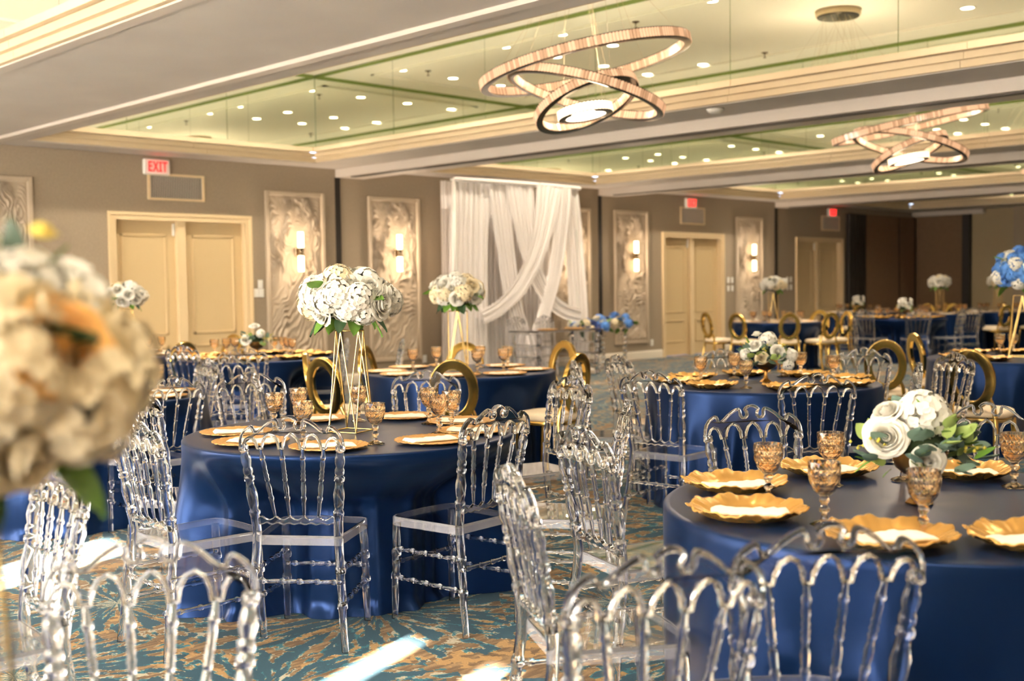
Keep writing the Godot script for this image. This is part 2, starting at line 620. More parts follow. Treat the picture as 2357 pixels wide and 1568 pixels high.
func make_clear_chair() -> Node3D:
	var t := Node3D.new()
	var m: StandardMaterial3D = M.acrylic
	# seat
	var g := Geo.new()
	var o := PackedVector2Array()
	for p in [Vector2(-0.165, -0.185), Vector2(0.165, -0.185), Vector2(0.172, -0.17), Vector2(0.193, 0.15), Vector2(0.185, 0.185), Vector2(0.155, 0.205), Vector2(0.08, 0.215), Vector2(0, 0.218), Vector2(-0.08, 0.215), Vector2(-0.155, 0.205), Vector2(-0.185, 0.185), Vector2(-0.193, 0.15), Vector2(-0.172, -0.17)]:
		o.append(p)
	var flat := Transform3D(Basis(Vector3.RIGHT, -PI / 2), Vector3(0, 0.43, 0.0))
	part("seat", rimmed(o, [Vector2(0.014, -0.006), Vector2(0.010, -0.006), Vector2(0.009, -0.0055), Vector2(0.008, -0.004)], flat.translated_local(Vector3(0, 0, 0.010))).mesh(true), m, t)
	part("seat_rim", skirt(o, flat).mesh(true), M.acrylic_edge, t)
	# crest
	var ct := Transform3D(Basis(Vector3.RIGHT, 0.19), Vector3(0, 0.795, back_z(0.80)))
	part("crest_rail", rimmed(crest_outline(), [Vector2(0.0105, -0.006), Vector2(0.0065, -0.0125), Vector2(0.0025, -0.0125), Vector2(0, -0.007)], ct).mesh(true), m, t)
	# lower rail with scallops under the spindles
	var lo := PackedVector2Array()
	for k in 33:
		var x := lerpf(-0.158, 0.158, k / 32.0)
		lo.append(Vector2(x, 0.034 - 0.02 * pow(absf(sin((x / 0.0575 + 0.5) * PI)), 0.8)))
	for k in 33:
		var x := lerpf(0.158, -0.158, k / 32.0)
		lo.append(Vector2(x, -0.004 + 0.003 * sin(x * 140.0)))
	part("lower_rail", rimmed(lo, [Vector2(0.004, -0.006), Vector2(0.002, -0.009), Vector2(0, -0.006)], Transform3D(Basis(Vector3.RIGHT, 0.12), Vector3(0, 0.5, back_z(0.5)))).mesh(true), m, t)
	# rear legs run up into the turned posts
	var ys := [0.0, 0.1, 0.165, 0.17, 0.185, 0.19, 0.25, 0.3, 0.305, 0.325, 0.33, 0.4, 0.46, 0.5, 0.53, 0.535, 0.55, 0.555, 0.585, 0.62, 0.65, 0.67, 0.675, 0.69, 0.695, 0.705, 0.72, 0.728, 0.75, 0.775, 0.79, 0.796, 0.812, 0.82]
	var rs := [0.013, 0.0145, 0.0165, 0.021, 0.021, 0.017, 0.017, 0.0175, 0.0215, 0.0215, 0.0175, 0.018, 0.019, 0.0185, 0.019, 0.022, 0.022, 0.017, 0.0205, 0.023, 0.0185, 0.0155, 0.021, 0.021, 0.015, 0.0195, 0.0195, 0.0155, 0.021, 0.0185, 0.014, 0.019, 0.019, 0.0125]
	for s in [-1.0, 1.0]:
		var pts := []
		for y in ys:
			pts.append(Vector3(back_x(y, s), y, back_z(y)))
		var leg := Geo.new()
		leg.tube(pts, rs, 10)
		part("rear_leg", leg.mesh(true), m, t)
	# front legs
	for s in [-1.0, 1.0]:
		var leg := Geo.new()
		var fy := [0.0, 0.12, 0.17, 0.175, 0.195, 0.2, 0.27, 0.275, 0.295, 0.3, 0.4, 0.416]
		var fr := [0.0135, 0.0155, 0.016, 0.0205, 0.0205, 0.0165, 0.0165, 0.021, 0.021, 0.017, 0.018, 0.018]
		var pts := []
		for y in fy:
			pts.append(Vector3(s * lerpf(0.178, 0.17, y / 0.42), y, lerpf(-0.19, -0.175, y / 0.42)))
		leg.tube(pts, fr, 10)
		part("front_leg", leg.mesh(true), m, t)
	# spindles
	var st := [0.0, 0.2, 0.24, 0.26, 0.29, 0.31, 0.42, 0.5, 0.52, 0.545, 0.565, 0.6, 0.63, 0.66, 0.685, 0.76, 0.82, 0.84, 0.87, 0.89, 1.0]
	var sr := [0.0055, 0.008, 0.009, 0.0115, 0.0115, 0.0085, 0.0115, 0.0085, 0.0075, 0.0115, 0.0075, 0.0115, 0.0075, 0.011, 0.008, 0.0105, 0.0085, 0.0115, 0.0115, 0.0085, 0.0075]
	for x in [-0.128, -0.043, 0.043, 0.128]:
		var yy := []
		for q in st:
			yy.append(lerpf(0.525, 0.806, q))
		part("spindle", turned(yy, sr, x * 0.69, x, 8).mesh(true), m, t)
	# stretchers with beads
	for s in [-1.0, 1.0]:
		for y in [0.185, 0.31]:
			part("stretcher", beaded(Vector3(back_x(y, s), y, back_z(y)), Vector3(s * 0.174, y - 0.005, -0.182)), m, t)
	part("stretcher", beaded(Vector3(-back_x(0.27, 1), 0.27, back_z(0.27)), Vector3(back_x(0.27, 1), 0.27, back_z(0.27))), m, t)
	part("stretcher", beaded(Vector3(-0.174, 0.245, -0.182), Vector3(0.174, 0.245, -0.182)), m, t)
	return t


func beaded(a: Vector3, b: Vector3) -> ArrayMesh:
	var pts := []
	var rs := []
	for q in [0.0, 0.08, 0.09, 0.125, 0.135, 0.3, 0.31, 0.345, 0.355, 0.5, 0.51, 0.545, 0.555, 0.7, 0.71, 0.745, 0.755, 0.89, 0.9, 0.93, 0.94, 1.0]:
		pts.append(a.lerp(b, q))
	for k in pts.size():
		rs.append(0.0085 if k % 4 in [0, 1] else 0.0125)
	var g := Geo.new()
	g.tube(pts, rs, 8)
	return g.mesh(true)


func ellipse_band(a: float, b: float, wide: float, deep: float, t: Transform3D, seg := 56) -> Geo:
	var rows := []
	var c := 0.004
	for s in [Vector2(-wide / 2, -deep / 2 + c), Vector2(-wide / 2 + c, -deep / 2), Vector2(wide / 2 - c, -deep / 2), Vector2(wide / 2, -deep / 2 + c), Vector2(wide / 2, deep / 2 - c), Vector2(wide / 2 - c, deep / 2), Vector2(-wide / 2 + c, deep / 2), Vector2(-wide / 2, deep / 2 - c)]:
		var r := PackedVector3Array()
		for i in seg:
			var q := TAU * i / seg
			r.append(t * Vector3(cos(q) * (a + s.x), sin(q) * (b + s.x), s.y))
		rows.append(r)
	var g := Geo.new()
	g.grid(rows, true, true)
	return g


func make_gold_chair() -> Node3D:
	var t := Node3D.new()
	var m: StandardMaterial3D = M.gold
	var tilt := Transform3D(Basis(Vector3.RIGHT, 0.16), Vector3(0, 0.715, 0.235))
	part("oval_back", ellipse_band(0.138, 0.188, 0.066, 0.036, tilt).mesh(true), m, t)
	var rows := []
	for p in [Vector2(0.0, 0.505), Vector2(0.5, 0.505), Vector2(0.86, 0.498), Vector2(0.97, 0.486), Vector2(1.0, 0.466), Vector2(0.985, 0.447), Vector2(0.94, 0.44), Vector2(0.0, 0.44)]:
		var r := PackedVector3Array()
		for i in 40:
			var q := TAU * i / 40
			var k: float = p.x * pow(pow(absf(cos(q)), 3.2) + pow(absf(sin(q)), 3.2), -1 / 3.2)
			r.append(Vector3(cos(q) * k * 0.215, p.y, sin(q) * k * 0.215))
		rows.append(r)
	var g := Geo.new()
	g.grid(rows, true)
	part("seat_cushion", g.mesh(true), M.cushion, t)
	rows = []
	for p in [Vector2(0.0, 0.44), Vector2(0.95, 0.44), Vector2(0.97, 0.435), Vector2(0.97, 0.415), Vector2(0.95, 0.41), Vector2(0.0, 0.41)]:
		var r := PackedVector3Array()
		for i in 40:
			var q := TAU * i / 40
			var k: float = p.x * pow(pow(absf(cos(q)), 3.2) + pow(absf(sin(q)), 3.2), -1 / 3.2)
			r.append(Vector3(cos(q) * k * 0.215, p.y, sin(q) * k * 0.215))
		rows.append(r)
	g = Geo.new()
	g.grid(rows, true)
	part("seat_frame", g.mesh(true), m, t)
	for s in [-1.0, 1.0]:
		g = Geo.new()
		g.tube([Vector3(s * 0.19, 0, -0.205), Vector3(s * 0.184, 0.2, -0.19), Vector3(s * 0.18, 0.3, -0.182), Vector3(s * 0.175, 0.42, -0.172)], [0.011, 0.016, 0.019, 0.021], 10)
		part("front_leg", g.mesh(true), m, t)
		g = Geo.new()
		g.tube([Vector3(s * 0.185, 0, 0.29), Vector3(s * 0.175, 0.15, 0.235), Vector3(s * 0.165, 0.3, 0.2), Vector3(s * 0.158, 0.42, 0.185), Vector3(s * 0.145, 0.52, 0.19), Vector3(s * 0.118, 0.6, 0.212)], [0.011, 0.014, 0.018, 0.019, 0.017, 0.012], 10)
		part("rear_leg", g.mesh(true), m, t)
	return t


func make_goblet() -> Node3D:
	var t := Node3D.new()
	var rows := []
	var k := 0
	for p in [Vector2(0.001, 0.0755), Vector2(0.014, 0.078), Vector2(0.0275, 0.09), Vector2(0.0355, 0.104), Vector2(0.0400, 0.119), Vector2(0.0425, 0.134), Vector2(0.0425, 0.149), Vector2(0.0418, 0.166), Vector2(0.0395, 0.1665)]:
		var r := PackedVector3Array()
		for i in 11:
			var q := TAU * (i + (0.5 if k % 2 == 1 else 0.0)) / 11
			r.append(Vector3(cos(q) * p.x, p.y, sin(q) * p.x))
		rows.append(r)
		k += 1
	var g := Geo.new()
	g.grid(rows, true)
	g.flat()
	var inner := Geo.new()
	inner.lathe([Vector2(0.0395, 0.1665), Vector2(0.0385, 0.15), Vector2(0.0375, 0.13), Vector2(0.033, 0.108), Vector2(0.024, 0.094), Vector2(0.012, 0.086), Vector2(0.0, 0.084)], 22)
	g.add(inner, Transform3D.IDENTITY)
	part("bowl", g.mesh(true), M.amber, t)
	g = Geo.new()
	g.lathe([Vector2(0, 0.008), Vector2(0.012, 0.009), Vector2(0.0085, 0.02), Vector2(0.0075, 0.031), Vector2(0.013, 0.036), Vector2(0.0145, 0.042), Vector2(0.009, 0.048), Vector2(0.0085, 0.057), Vector2(0.013, 0.062), Vector2(0.0125, 0.069), Vector2(0.0105, 0.076), Vector2(0, 0.076)], 10)
	part("stem", g.mesh(true), M.amber, t)
	g = Geo.new()
	g.lathe([Vector2(0, 0), Vector2(0.036, 0), Vector2(0.038, 0.003), Vector2(0.029, 0.0065), Vector2(0.014, 0.0125), Vector2(0, 0.0125)], 10)
	g.flat()
	part("foot", g.mesh(true), M.amber, t)
	return t


func charger_mesh(wavy: bool) -> ArrayMesh:
	var rows := []
	var prof: Array
	if wavy:
		prof = [Vector2(0, 0.005), Vector2(0.1, 0.005), Vector2(0.112, 0.007), Vector2(0.125, 0.015), Vector2(0.14, 0.024), Vector2(0.152, 0.028), Vector2(0.162, 0.033), Vector2(0.168, 0.034), Vector2(0.171, 0.032), Vector2(0.168, 0.029), Vector2(0.15, 0.021), Vector2(0.12, 0.004), Vector2(0.1, 0.0), Vector2(0, 0)]
	else:
		prof = [Vector2(0, 0.004), Vector2(0.105, 0.004), Vector2(0.112, 0.0065), Vector2(0.118, 0.0085), Vector2(0.126, 0.0085), Vector2(0.134, 0.0105), Vector2(0.142, 0.010), Vector2(0.15, 0.0125), Vector2(0.157, 0.012), Vector2(0.163, 0.0145), Vector2(0.167, 0.0135), Vector2(0.163, 0.010), Vector2(0.13, 0.004), Vector2(0.1, 0.0), Vector2(0, 0)]
	for k in prof.size():
		var p: Vector2 = prof[k]
		var r := PackedVector3Array()
		for i in 120:
			var q := TAU * i / 120
			var w := clampf((p.x - 0.11) / 0.055, 0.0, 1.0)
			var rr := p.x
			var y := p.y
			if wavy:
				rr += w * (0.0045 * cos(9 * q) + 0.0025 * cos(18 * q))
				y += w * (0.005 * cos(9 * q + 0.8) + 0.0025 * cos(27 * q)) * (1.0 if k < 10 else 0.6)
			else:
				rr += w * 0.0022 * cos(24 * q)
				if k > 2 and k < 11:
					y += 0.0016 * sin(24 * q + k * 1.9) + 0.0012 * sin(40 * q - k * 2.6)
			r.append(Vector3(cos(q) * rr, maxf(y, 0.0), sin(q) * rr))
		rows.append(r)
	var g := Geo.new()
	g.grid(rows, true)
	return g.mesh(true)


func napkin_mesh(seed_: int) -> ArrayMesh:
	var f := noise(seed_, 9.0, 2)
	var rows := []
	for i in 18:
		var s := i / 17.0
		var x := lerpf(-0.098, 0.098, s)
		var end := minf(1.0, minf(s, 1 - s) * 14.0 + 0.25)
		var hw := (0.044 + 0.006 * f.get_noise_1d(s * 2.0)) * (0.92 + 0.08 * end)
		var th := (0.011 + 0.004 * f.get_noise_1d(s * 3.0 + 9.0)) * end
		var lift := 0.002 * sin(s * 7.0 + seed_)
		var r := PackedVector3Array()
		for p in [Vector2(-1, 0.0), Vector2(-1.02, 0.25), Vector2(-0.99, 0.36), Vector2(-1.03, 0.5), Vector2(-0.98, 0.66), Vector2(-1.0, 0.85), Vector2(-0.9, 1.0), Vector2(-0.4, 1.1), Vector2(0.2, 1.0), Vector2(0.7, 1.08), Vector2(0.95, 0.95), Vector2(1.02, 0.6), Vector2(0.98, 0.45), Vector2(1.0, 0.0)]:
			r.append(Vector3(x + 0.006 * p.x * sin(s * 5.0 + seed_), 0.001 + p.y * th + lift * p.y + 0.0015 * f.get_noise_2d(p.x * 0.3, s) * p.y, p.x * hw))
		if i == 0 or i == 17:
			var c := PackedVector3Array()
			c.resize(14)
			c.fill(Vector3(x, th * 0.5, 0))
			if i == 0:
				rows.append(c)
			rows.append(r)
			if i == 17:
				rows.append(c)
		else:
			rows.append(r)
	var g := Geo.new()
	g.grid(rows, true)
	return g.mesh(true)


func cloth_mesh(seed_: int, dents: Array) -> ArrayMesh:
	var W := 240
	var R := 0.765
	var ph := []
	var rg := RandomNumberGenerator.new()
	rg.seed = seed_
	for k in 8:
		ph.append(rg.randf() * TAU)
	var rows := []
	for s in [0.0, 0.3, 0.6, 0.9, 0.97]:
		var r := PackedVector3Array()
		for i in W:
			var q := TAU * i / W
			r.append(Vector3(cos(q) * s * R, 0.755 + (0.0012 * sin(q * 3 + s * 8 + seed_) if s < 0.95 else 0.0), sin(q) * s * R))
		rows.append(r)
	for d in [[0.99, 0.753], [1.0, 0.747]]:
		var r := PackedVector3Array()
		for i in W:
			var q := TAU * i / W
			r.append(Vector3(cos(q) * d[0] * R, d[1], sin(q) * d[0] * R))
		rows.append(r)
	var T := 30
	for j in range(1, T + 1):
		var t := float(j) / T
		var y := 0.745 * (1.0 - t) + 0.003
		var r := PackedVector3Array()
		for i in W:
			var q := TAU * i / W
			var twist := q + 0.07 * sin(3.0 * q + ph[6]) * t
			var f: float = cos(11 * twist + ph[0]) * 0.5 + cos(7 * twist + ph[1]) * 0.45 + cos(17 * twist + ph[2] + t) * 0.35 + cos(5 * twist + ph[3]) * 0.3 + 0.25 * cos(29 * twist + ph[4])
			f = (f + 0.35 * f * absf(f)) * 0.72
			var open := smoothstep(0.0, 0.75, t)
			var rad: float = R + 0.035 * t + 0.046 * open * f
			rad += 0.006 * sin(6 * q - 9.0 * t + ph[5]) * open
			for dd in dents:
				var da := absf(angle_difference(q, dd[0]))
				var half: float = clampf(0.23 / maxf(dd[1], 0.35), 0.2, 0.55)
				var w := 1.0 - smoothstep(half * 0.8, half * 1.55, da)
				if w > 0.0:
					var k := smoothstep(0.745, 0.47, y)
					var lim: float = lerpf(R + 0.002, dd[1] - 0.025, k) + 0.012 * f * k
					rad = lerpf(rad, minf(rad, lim), w)
				var bulge := exp(-pow((da - half * 1.75) / 0.16, 2.0))
				rad += 0.03 * bulge * open * clampf((R - dd[1]) * 4.0, 0.0, 1.0)
			if t > 0.94:
				rad += (t - 0.94) * (0.35 + 0.25 * cos(13 * q + ph[7]))
			r.append(Vector3(cos(q) * rad, y, sin(q) * rad))
		rows.append(r)
	var g := Geo.new()
	g.grid(rows, true, false, true)
	return g.mesh()


# ---------------------------------------------------------------- flowers
func rose_mesh(seed_: int, open: float) -> ArrayMesh:
	var rg := RandomNumberGenerator.new()
	rg.seed = seed_
	var g := Geo.new()
	# a tight spiral heart
	var rows := []
	for j in 7:
		var t := j / 6.0
		var r := PackedVector3Array()
		for i in 41:
			var s := i / 40.0
			var a := s * TAU * 2.3 + seed_
			var rr := (0.05 + 0.2 * s) * (0.75 + 0.4 * sin(t * 2.6)) - 0.03 * t * t
			r.append(Vector3(cos(a) * rr, -0.1 + t * (0.72 - 0.12 * s) + 0.015 * sin(a * 3.0) * t, sin(a) * rr))
		rows.append(r)
	g.grid(rows)
	# petals wrapped round it, each ring wider, lower and more rolled back
	var rings := [[3, 0.30, 0.62, 0.02], [4, 0.40, 0.60, 0.05], [5, 0.53, 0.52, 0.10], [5, 0.67, 0.40, 0.16], [6, 0.82, 0.24, 0.22]]
	for L in rings.size():
		var cnt: int = rings[L][0]
		for k in cnt:
			var rad: float = rings[L][1] * rg.randf_range(0.95, 1.05) * (0.92 + 0.16 * open)
			var top: float = rings[L][2] + rg.randf_range(-0.04, 0.04)
			var roll: float = rings[L][3] * (0.6 + 0.8 * open) * rg.randf_range(0.7, 1.3)
			var a0 := TAU * (k + 0.41 * L) / cnt + rg.randf_range(-0.2, 0.2)
			var half := TAU / cnt * 0.8
			rows = []
			for j in 8:
				var t := j / 7.0
				var r := PackedVector3Array()
				for i in 9:
					var u := i / 4.0 - 1.0
					var edge := sqrt(maxf(0.0, 1.0 - pow(absf(t - 0.5) / 0.56, 3.0)))
					var ang := a0 + u * half * (0.35 + 0.65 * edge)
					var cup := pow(sin(minf(1.0, t * 1.15) * PI * 0.5), 0.7)
					var lip := smoothstep(0.68, 1.0, t)
					var rr := rad * (0.25 + 0.75 * cup) + roll * lip * (1.0 - 0.35 * u * u) + 0.03 * absf(u) * t
					var h := -0.32 + (top + 0.32) * t - roll * 0.75 * lip * lip - 0.1 * u * u * lip + 0.012 * sin(u * 6.0 + k)
					r.append(Vector3(cos(ang) * rr, h, sin(ang) * rr))
				rows.append(r)
			g.grid(rows)
	return g.mesh()


func hydrangea_mesh(seed_: int) -> ArrayMesh:
	var rg := RandomNumberGenerator.new()
	rg.seed = seed_
	var g := Geo.new()
	var cnt := 58
	for k in cnt:
		var y := 1.0 - 1.25 * (k + 0.5) / cnt
		var a := k * 2.39996 + rg.randf() * 0.3
		var rr := sqrt(maxf(0.0, 1 - y * y))
		var d := Vector3(cos(a) * rr, y, sin(a) * rr)
		var side := d.cross(Vector3(0.3, 1, 0.2)).normalized()
		var up := side.cross(d)
		var spin := rg.randf() * TAU
		var size := rg.randf_range(0.2, 0.28)
		var c := d * rg.randf_range(0.82, 1.0)
		for p in 4:
			var q := spin + p * PI / 2
			var e := side * cos(q) + up * sin(q)
			var f := -side * sin(q) + up * cos(q)
			var rows := []
			for j in 3:
				var t := j / 2.0
				var r := PackedVector3Array()
				for i in 3:
					var u: float = i - 1.0
					var w := [0.1, 0.58, 0.35][j] as float
					r.append(c + e * size * t * (1.0 - 0.12 * u * u) + f * u * w * size + d * size * (0.28 * t - 0.12 * t * t * t + 0.1 * u * u))
				rows.append(r)
			g.grid(rows)
	return g.mesh()


func leaf_mesh(wide: float, tip: float, bend: float) -> ArrayMesh:
	# a blade along +z with a folded midrib, a few hundredths thick
	var g := Geo.new()
	for side in [1.0, -1.0]:
		var rows := []
		for j in 9:
			var t := j / 8.0
			var w := wide * pow(sin(PI * pow(t, tip)), 0.75) + 0.004
			var r := PackedVector3Array()
			for i in 5:
				var u := i / 2.0 - 1.0
				r.append(Vector3(u * w, bend * t * t + 0.1 * wide * 2.0 * absf(u) + 0.03 * sin(t * 9 + u * 2) * wide + side * 0.004, t))
			rows.append(r)
		g.grid(rows, false, false, side > 0)
	return g.mesh()


func aim(at: Vector3, dir: Vector3, size: float, spin: float, along_z := false) -> Transform3D:
	var d := dir.normalized()
	var s := d.cross(Vector3.UP if absf(d.y) < 0.95 else Vector3.RIGHT).normalized()
	var o := s.cross(d)
	var b := Basis(s, d, s.cross(d)) if not along_z else Basis(-s, o, d)
	if along_z:
		b = b.rotated(d, spin)
	else:
		b = b * Basis(Vector3.UP, spin)
	return Transform3D(b.scaled_local(Vector3.ONE * size), at)


func flower_protos() -> void:
	protos.roses = [rose_mesh(5, 0.3), rose_mesh(9, 0.8), rose_mesh(14, 0.55)]
	protos.hyd = [hydrangea_mesh(3), hydrangea_mesh(8)]
	protos.leaf = leaf_mesh(0.28, 0.8, -0.18)
	protos.narrow = leaf_mesh(0.16, 0.85, -0.15)
	protos.round = leaf_mesh(0.42, 0.75, 0.08)
	var g := Geo.new()
	g.lathe([Vector2(0, -1), Vector2(0.5, -0.86), Vector2(0.87, -0.5), Vector2(1, 0), Vector2(0.87, 0.5), Vector2(0.5, 0.86), Vector2(0, 1)], 14)
	protos.ball = g.mesh(true)


# a dome of flowers; y = 0 is where it rests
func bouquet(at: Vector3, label: String, group: String, rx: float, ry: float, cnt: int, mats: Array, seed_: int, leaves := 12, hyd_share := 0.55, grain := 1.0) -> Node3D:
	var rg := RandomNumberGenerator.new()
	rg.seed = seed_
	var t := thing("flower_arrangement", label, "flowers", at, rg.randf() * TAU, group)
	var cy := ry * 0.95
	part("moss_ball", protos.ball, M.moss, t, Transform3D(Basis.from_scale(Vector3(rx * 0.66, ry * 0.72, rx * 0.66)), Vector3(0, cy, 0)))
	for k in cnt:
		var y := 1.0 - 1.62 * (k + 0.5) / cnt
		var a := k * 2.39996
		var rr := sqrt(1 - y * y)
		var d := Vector3(cos(a) * rr, y, sin(a) * rr)
		var j := rg.randf_range(0.86, 1.06)
		var p := Vector3(d.x * rx * j * 0.85, cy + d.y * ry * j * 0.8, d.z * rx * j * 0.85)
		var size := rx * rg.randf_range(0.24, 0.33) * grain
		var dd := (d + Vector3(rg.randf_range(-0.25, 0.25), rg.randf_range(-0.05, 0.3), rg.randf_range(-0.25, 0.25))).normalized()
		var mm: StandardMaterial3D = mats[rg.randi() % mats.size()]
		if rg.randf() < hyd_share:
			part("hydrangea", protos.hyd[k % 2], mm, t, aim(p - dd * size * 0.4, dd, size * 1.02, rg.randf() * TAU))
		else:
			part("rose", protos.roses[k % 3], mm, t, aim(p - dd * size * 0.2, dd, size, rg.randf() * TAU))
	for k in leaves:
		var a := TAU * (k + rg.randf() * 0.6) / leaves
		var low := k % 3 != 2
		var d := Vector3(cos(a), -0.95 if low else rg.randf_range(-0.2, 0.7), sin(a)).normalized()
		var p := Vector3(d.x * rx * 0.62, cy + (-ry * 0.5 if low else d.y * ry * 0.72), d.z * rx * 0.62)
		part("leaf", protos.leaf, M.leaf if rg.randf() < 0.75 else M.darkleaf, t, aim(p, d, rx * rg.randf_range(0.4, 0.56), rg.randf_range(-0.6, 0.6), true))
	return t


# roses and eucalyptus spilling over a bowl; y = 0 is the bowl's rim
func low_bouquet(at: Vector3, label: String, spec: Array, spread: float, high: float, seed_: int, leaves: int, turn := 0.0, bias := Vector3.ZERO) -> Node3D:
	var rg := RandomNumberGenerator.new()
	rg.seed = seed_
	var t := thing("flower_arrangement", label, "flowers", at, turn, "low flower bowls")
	part("moss_ball", protos.ball, M.moss, t, Transform3D(Basis.from_scale(Vector3(spread * 0.45, high * 0.36, spread * 0.45)), Vector3(0, 0.03, 0)))
	for s in spec:  # [kind, position, direction, size, material]
		var m: Mesh = protos.hyd[0] if s[0] == "hydrangea" else protos.roses[s[5] if s.size() > 5 else 1]
		part(s[0], m, s[4], t, aim(s[1], s[2], s[3], rg.randf() * TAU))
	for k in leaves:
		var a := TAU * k / leaves + rg.randf_range(-0.3, 0.3)
		var el := rg.randf_range(-0.25, 0.95)
		var d := (Vector3(cos(a), el, sin(a)).normalized() + bias * (1.0 if k % 3 else -0.5)).normalized()
		var reach := rg.randf_range(0.62, 1.2)
		var p := Vector3(d.x * spread * reach * 0.8, maxf(-0.02, d.y * high * reach * 0.8), d.z * spread * reach * 0.8)
		var dd := (d + Vector3(rg.randf_range(-0.6, 0.6), rg.randf_range(-0.4, 0.5), rg.randf_range(-0.6, 0.6))).normalized()
		var kind := k % 4
		part("leaf", protos.round if kind != 3 else protos.narrow, [M.euca, M.paleeuca, M.euca, M.leaf][kind], t, aim(p, dd, spread * rg.randf_range(0.28, 0.42), rg.randf_range(-1, 1), true))
	for k in 5:
		var a := TAU * k / 5 + rg.randf()
		var d := Vector3(cos(a), rg.randf_range(0.1, 0.7), sin(a)).normalized()
		var g := Geo.new()
		g.tube([Vector3.ZERO, d * spread * 0.6 + Vector3(0, 0.02, 0), d * spread * 1.05], [0.0022, 0.0018, 0.0012], 5)
		for q in 5:
			var c := d * spread * (0.8 + 0.07 * q) + Vector3(rg.randf_range(-0.014, 0.014), rg.randf_range(-0.012, 0.014), rg.randf_range(-0.014, 0.014))
			var ball := Geo.new()
			ball.lathe([Vector2(0, -0.006), Vector2(0.006, 0), Vector2(0, 0.007)], 6, c)
			g.add(ball, Transform3D.IDENTITY)
		part("sprig", g.mesh(), M.berry, t)
	return t


func wire_stand(at: Vector3, label: String, high: float, base: float, top: float, turn: float, r := 0.0035) -> Node3D:
	var t := thing("flower_stand", label, "stand", at, turn, "gold wire flower stands")
	var lo := []
	var hi := []
	for k in 4:
		lo.append(Vector3(cos(TAU * k / 4 + PI / 4), 0, sin(TAU * k / 4 + PI / 4)) * base + Vector3(0, r, 0))
		hi.append(Vector3(cos(TAU * k / 4), 0, sin(TAU * k / 4)) * top + Vector3(0, high - r, 0))
	for k in 4:
		for q in [[lo[k], lo[(k + 1) % 4], "base_bar"], [hi[k], hi[(k + 1) % 4], "top_bar"], [lo[k], hi[k], "leg"], [lo[k], hi[(k + 1) % 4], "leg"]]:
			var g := Geo.new()
			g.tube([q[0], q[1]], [r, r], 6)
			part(q[2], g.mesh(true), M.wire, t)
	var plate := Geo.new()
	plate.lathe([Vector2(0, high - 0.006), Vector2(top * 0.9, high - 0.006), Vector2(top * 0.95, high - 0.003), Vector2(top * 0.9, high), Vector2(0, high)], 20)
	part("top_plate", plate.mesh(true), M.wire, t)
	return t


func footed_bowl(at: Vector3, label: String, s := 1.0) -> Node3D:
	var t := thing("compote_bowl", label, "bowl", at, 0.0, "brass footed bowls")
	var g := Geo.new()
	g.lathe([Vector2(0, 0.0), Vector2(0.042, 0), Vector2(0.043, 0.004), Vector2(0.036, 0.01), Vector2(0.018, 0.024), Vector2(0.0115, 0.045), Vector2(0.0105, 0.07), Vector2(0.017, 0.078), Vector2(0.0, 0.08)], 8)
	g.flat()
	part("foot", g.mesh(true), M.brass, t, Transform3D(Basis.from_scale(Vector3.ONE * s), Vector3.ZERO))
	var rows := []
	for p in [Vector2(0.0, 0.079), Vector2(0.02, 0.08), Vector2(0.048, 0.091), Vector2(0.068, 0.108), Vector2(0.076, 0.128), Vector2(0.077, 0.146), Vector2(0.082, 0.155), Vector2(0.08, 0.157), Vector2(0.073, 0.146), Vector2(0.07, 0.128), Vector2(0.05, 0.098), Vector2(0, 0.09)]:
		var r := PackedVector3Array()
		for i in 72:
			var q := TAU * i / 72
			var flute: float = 1.0 + (0.022 * absf(cos(14 * q)) if p.x > 0.03 and p.y < 0.15 else 0.0)
			r.append(Vector3(cos(q) * p.x * flute, p.y, sin(q) * p.x * flute))
		rows.append(r)
	g = Geo.new()
	g.grid(rows, true)
	part("bowl", g.mesh(true), M.brass, t, Transform3D(Basis.from_scale(Vector3.ONE * s), Vector3.ZERO))
	return t


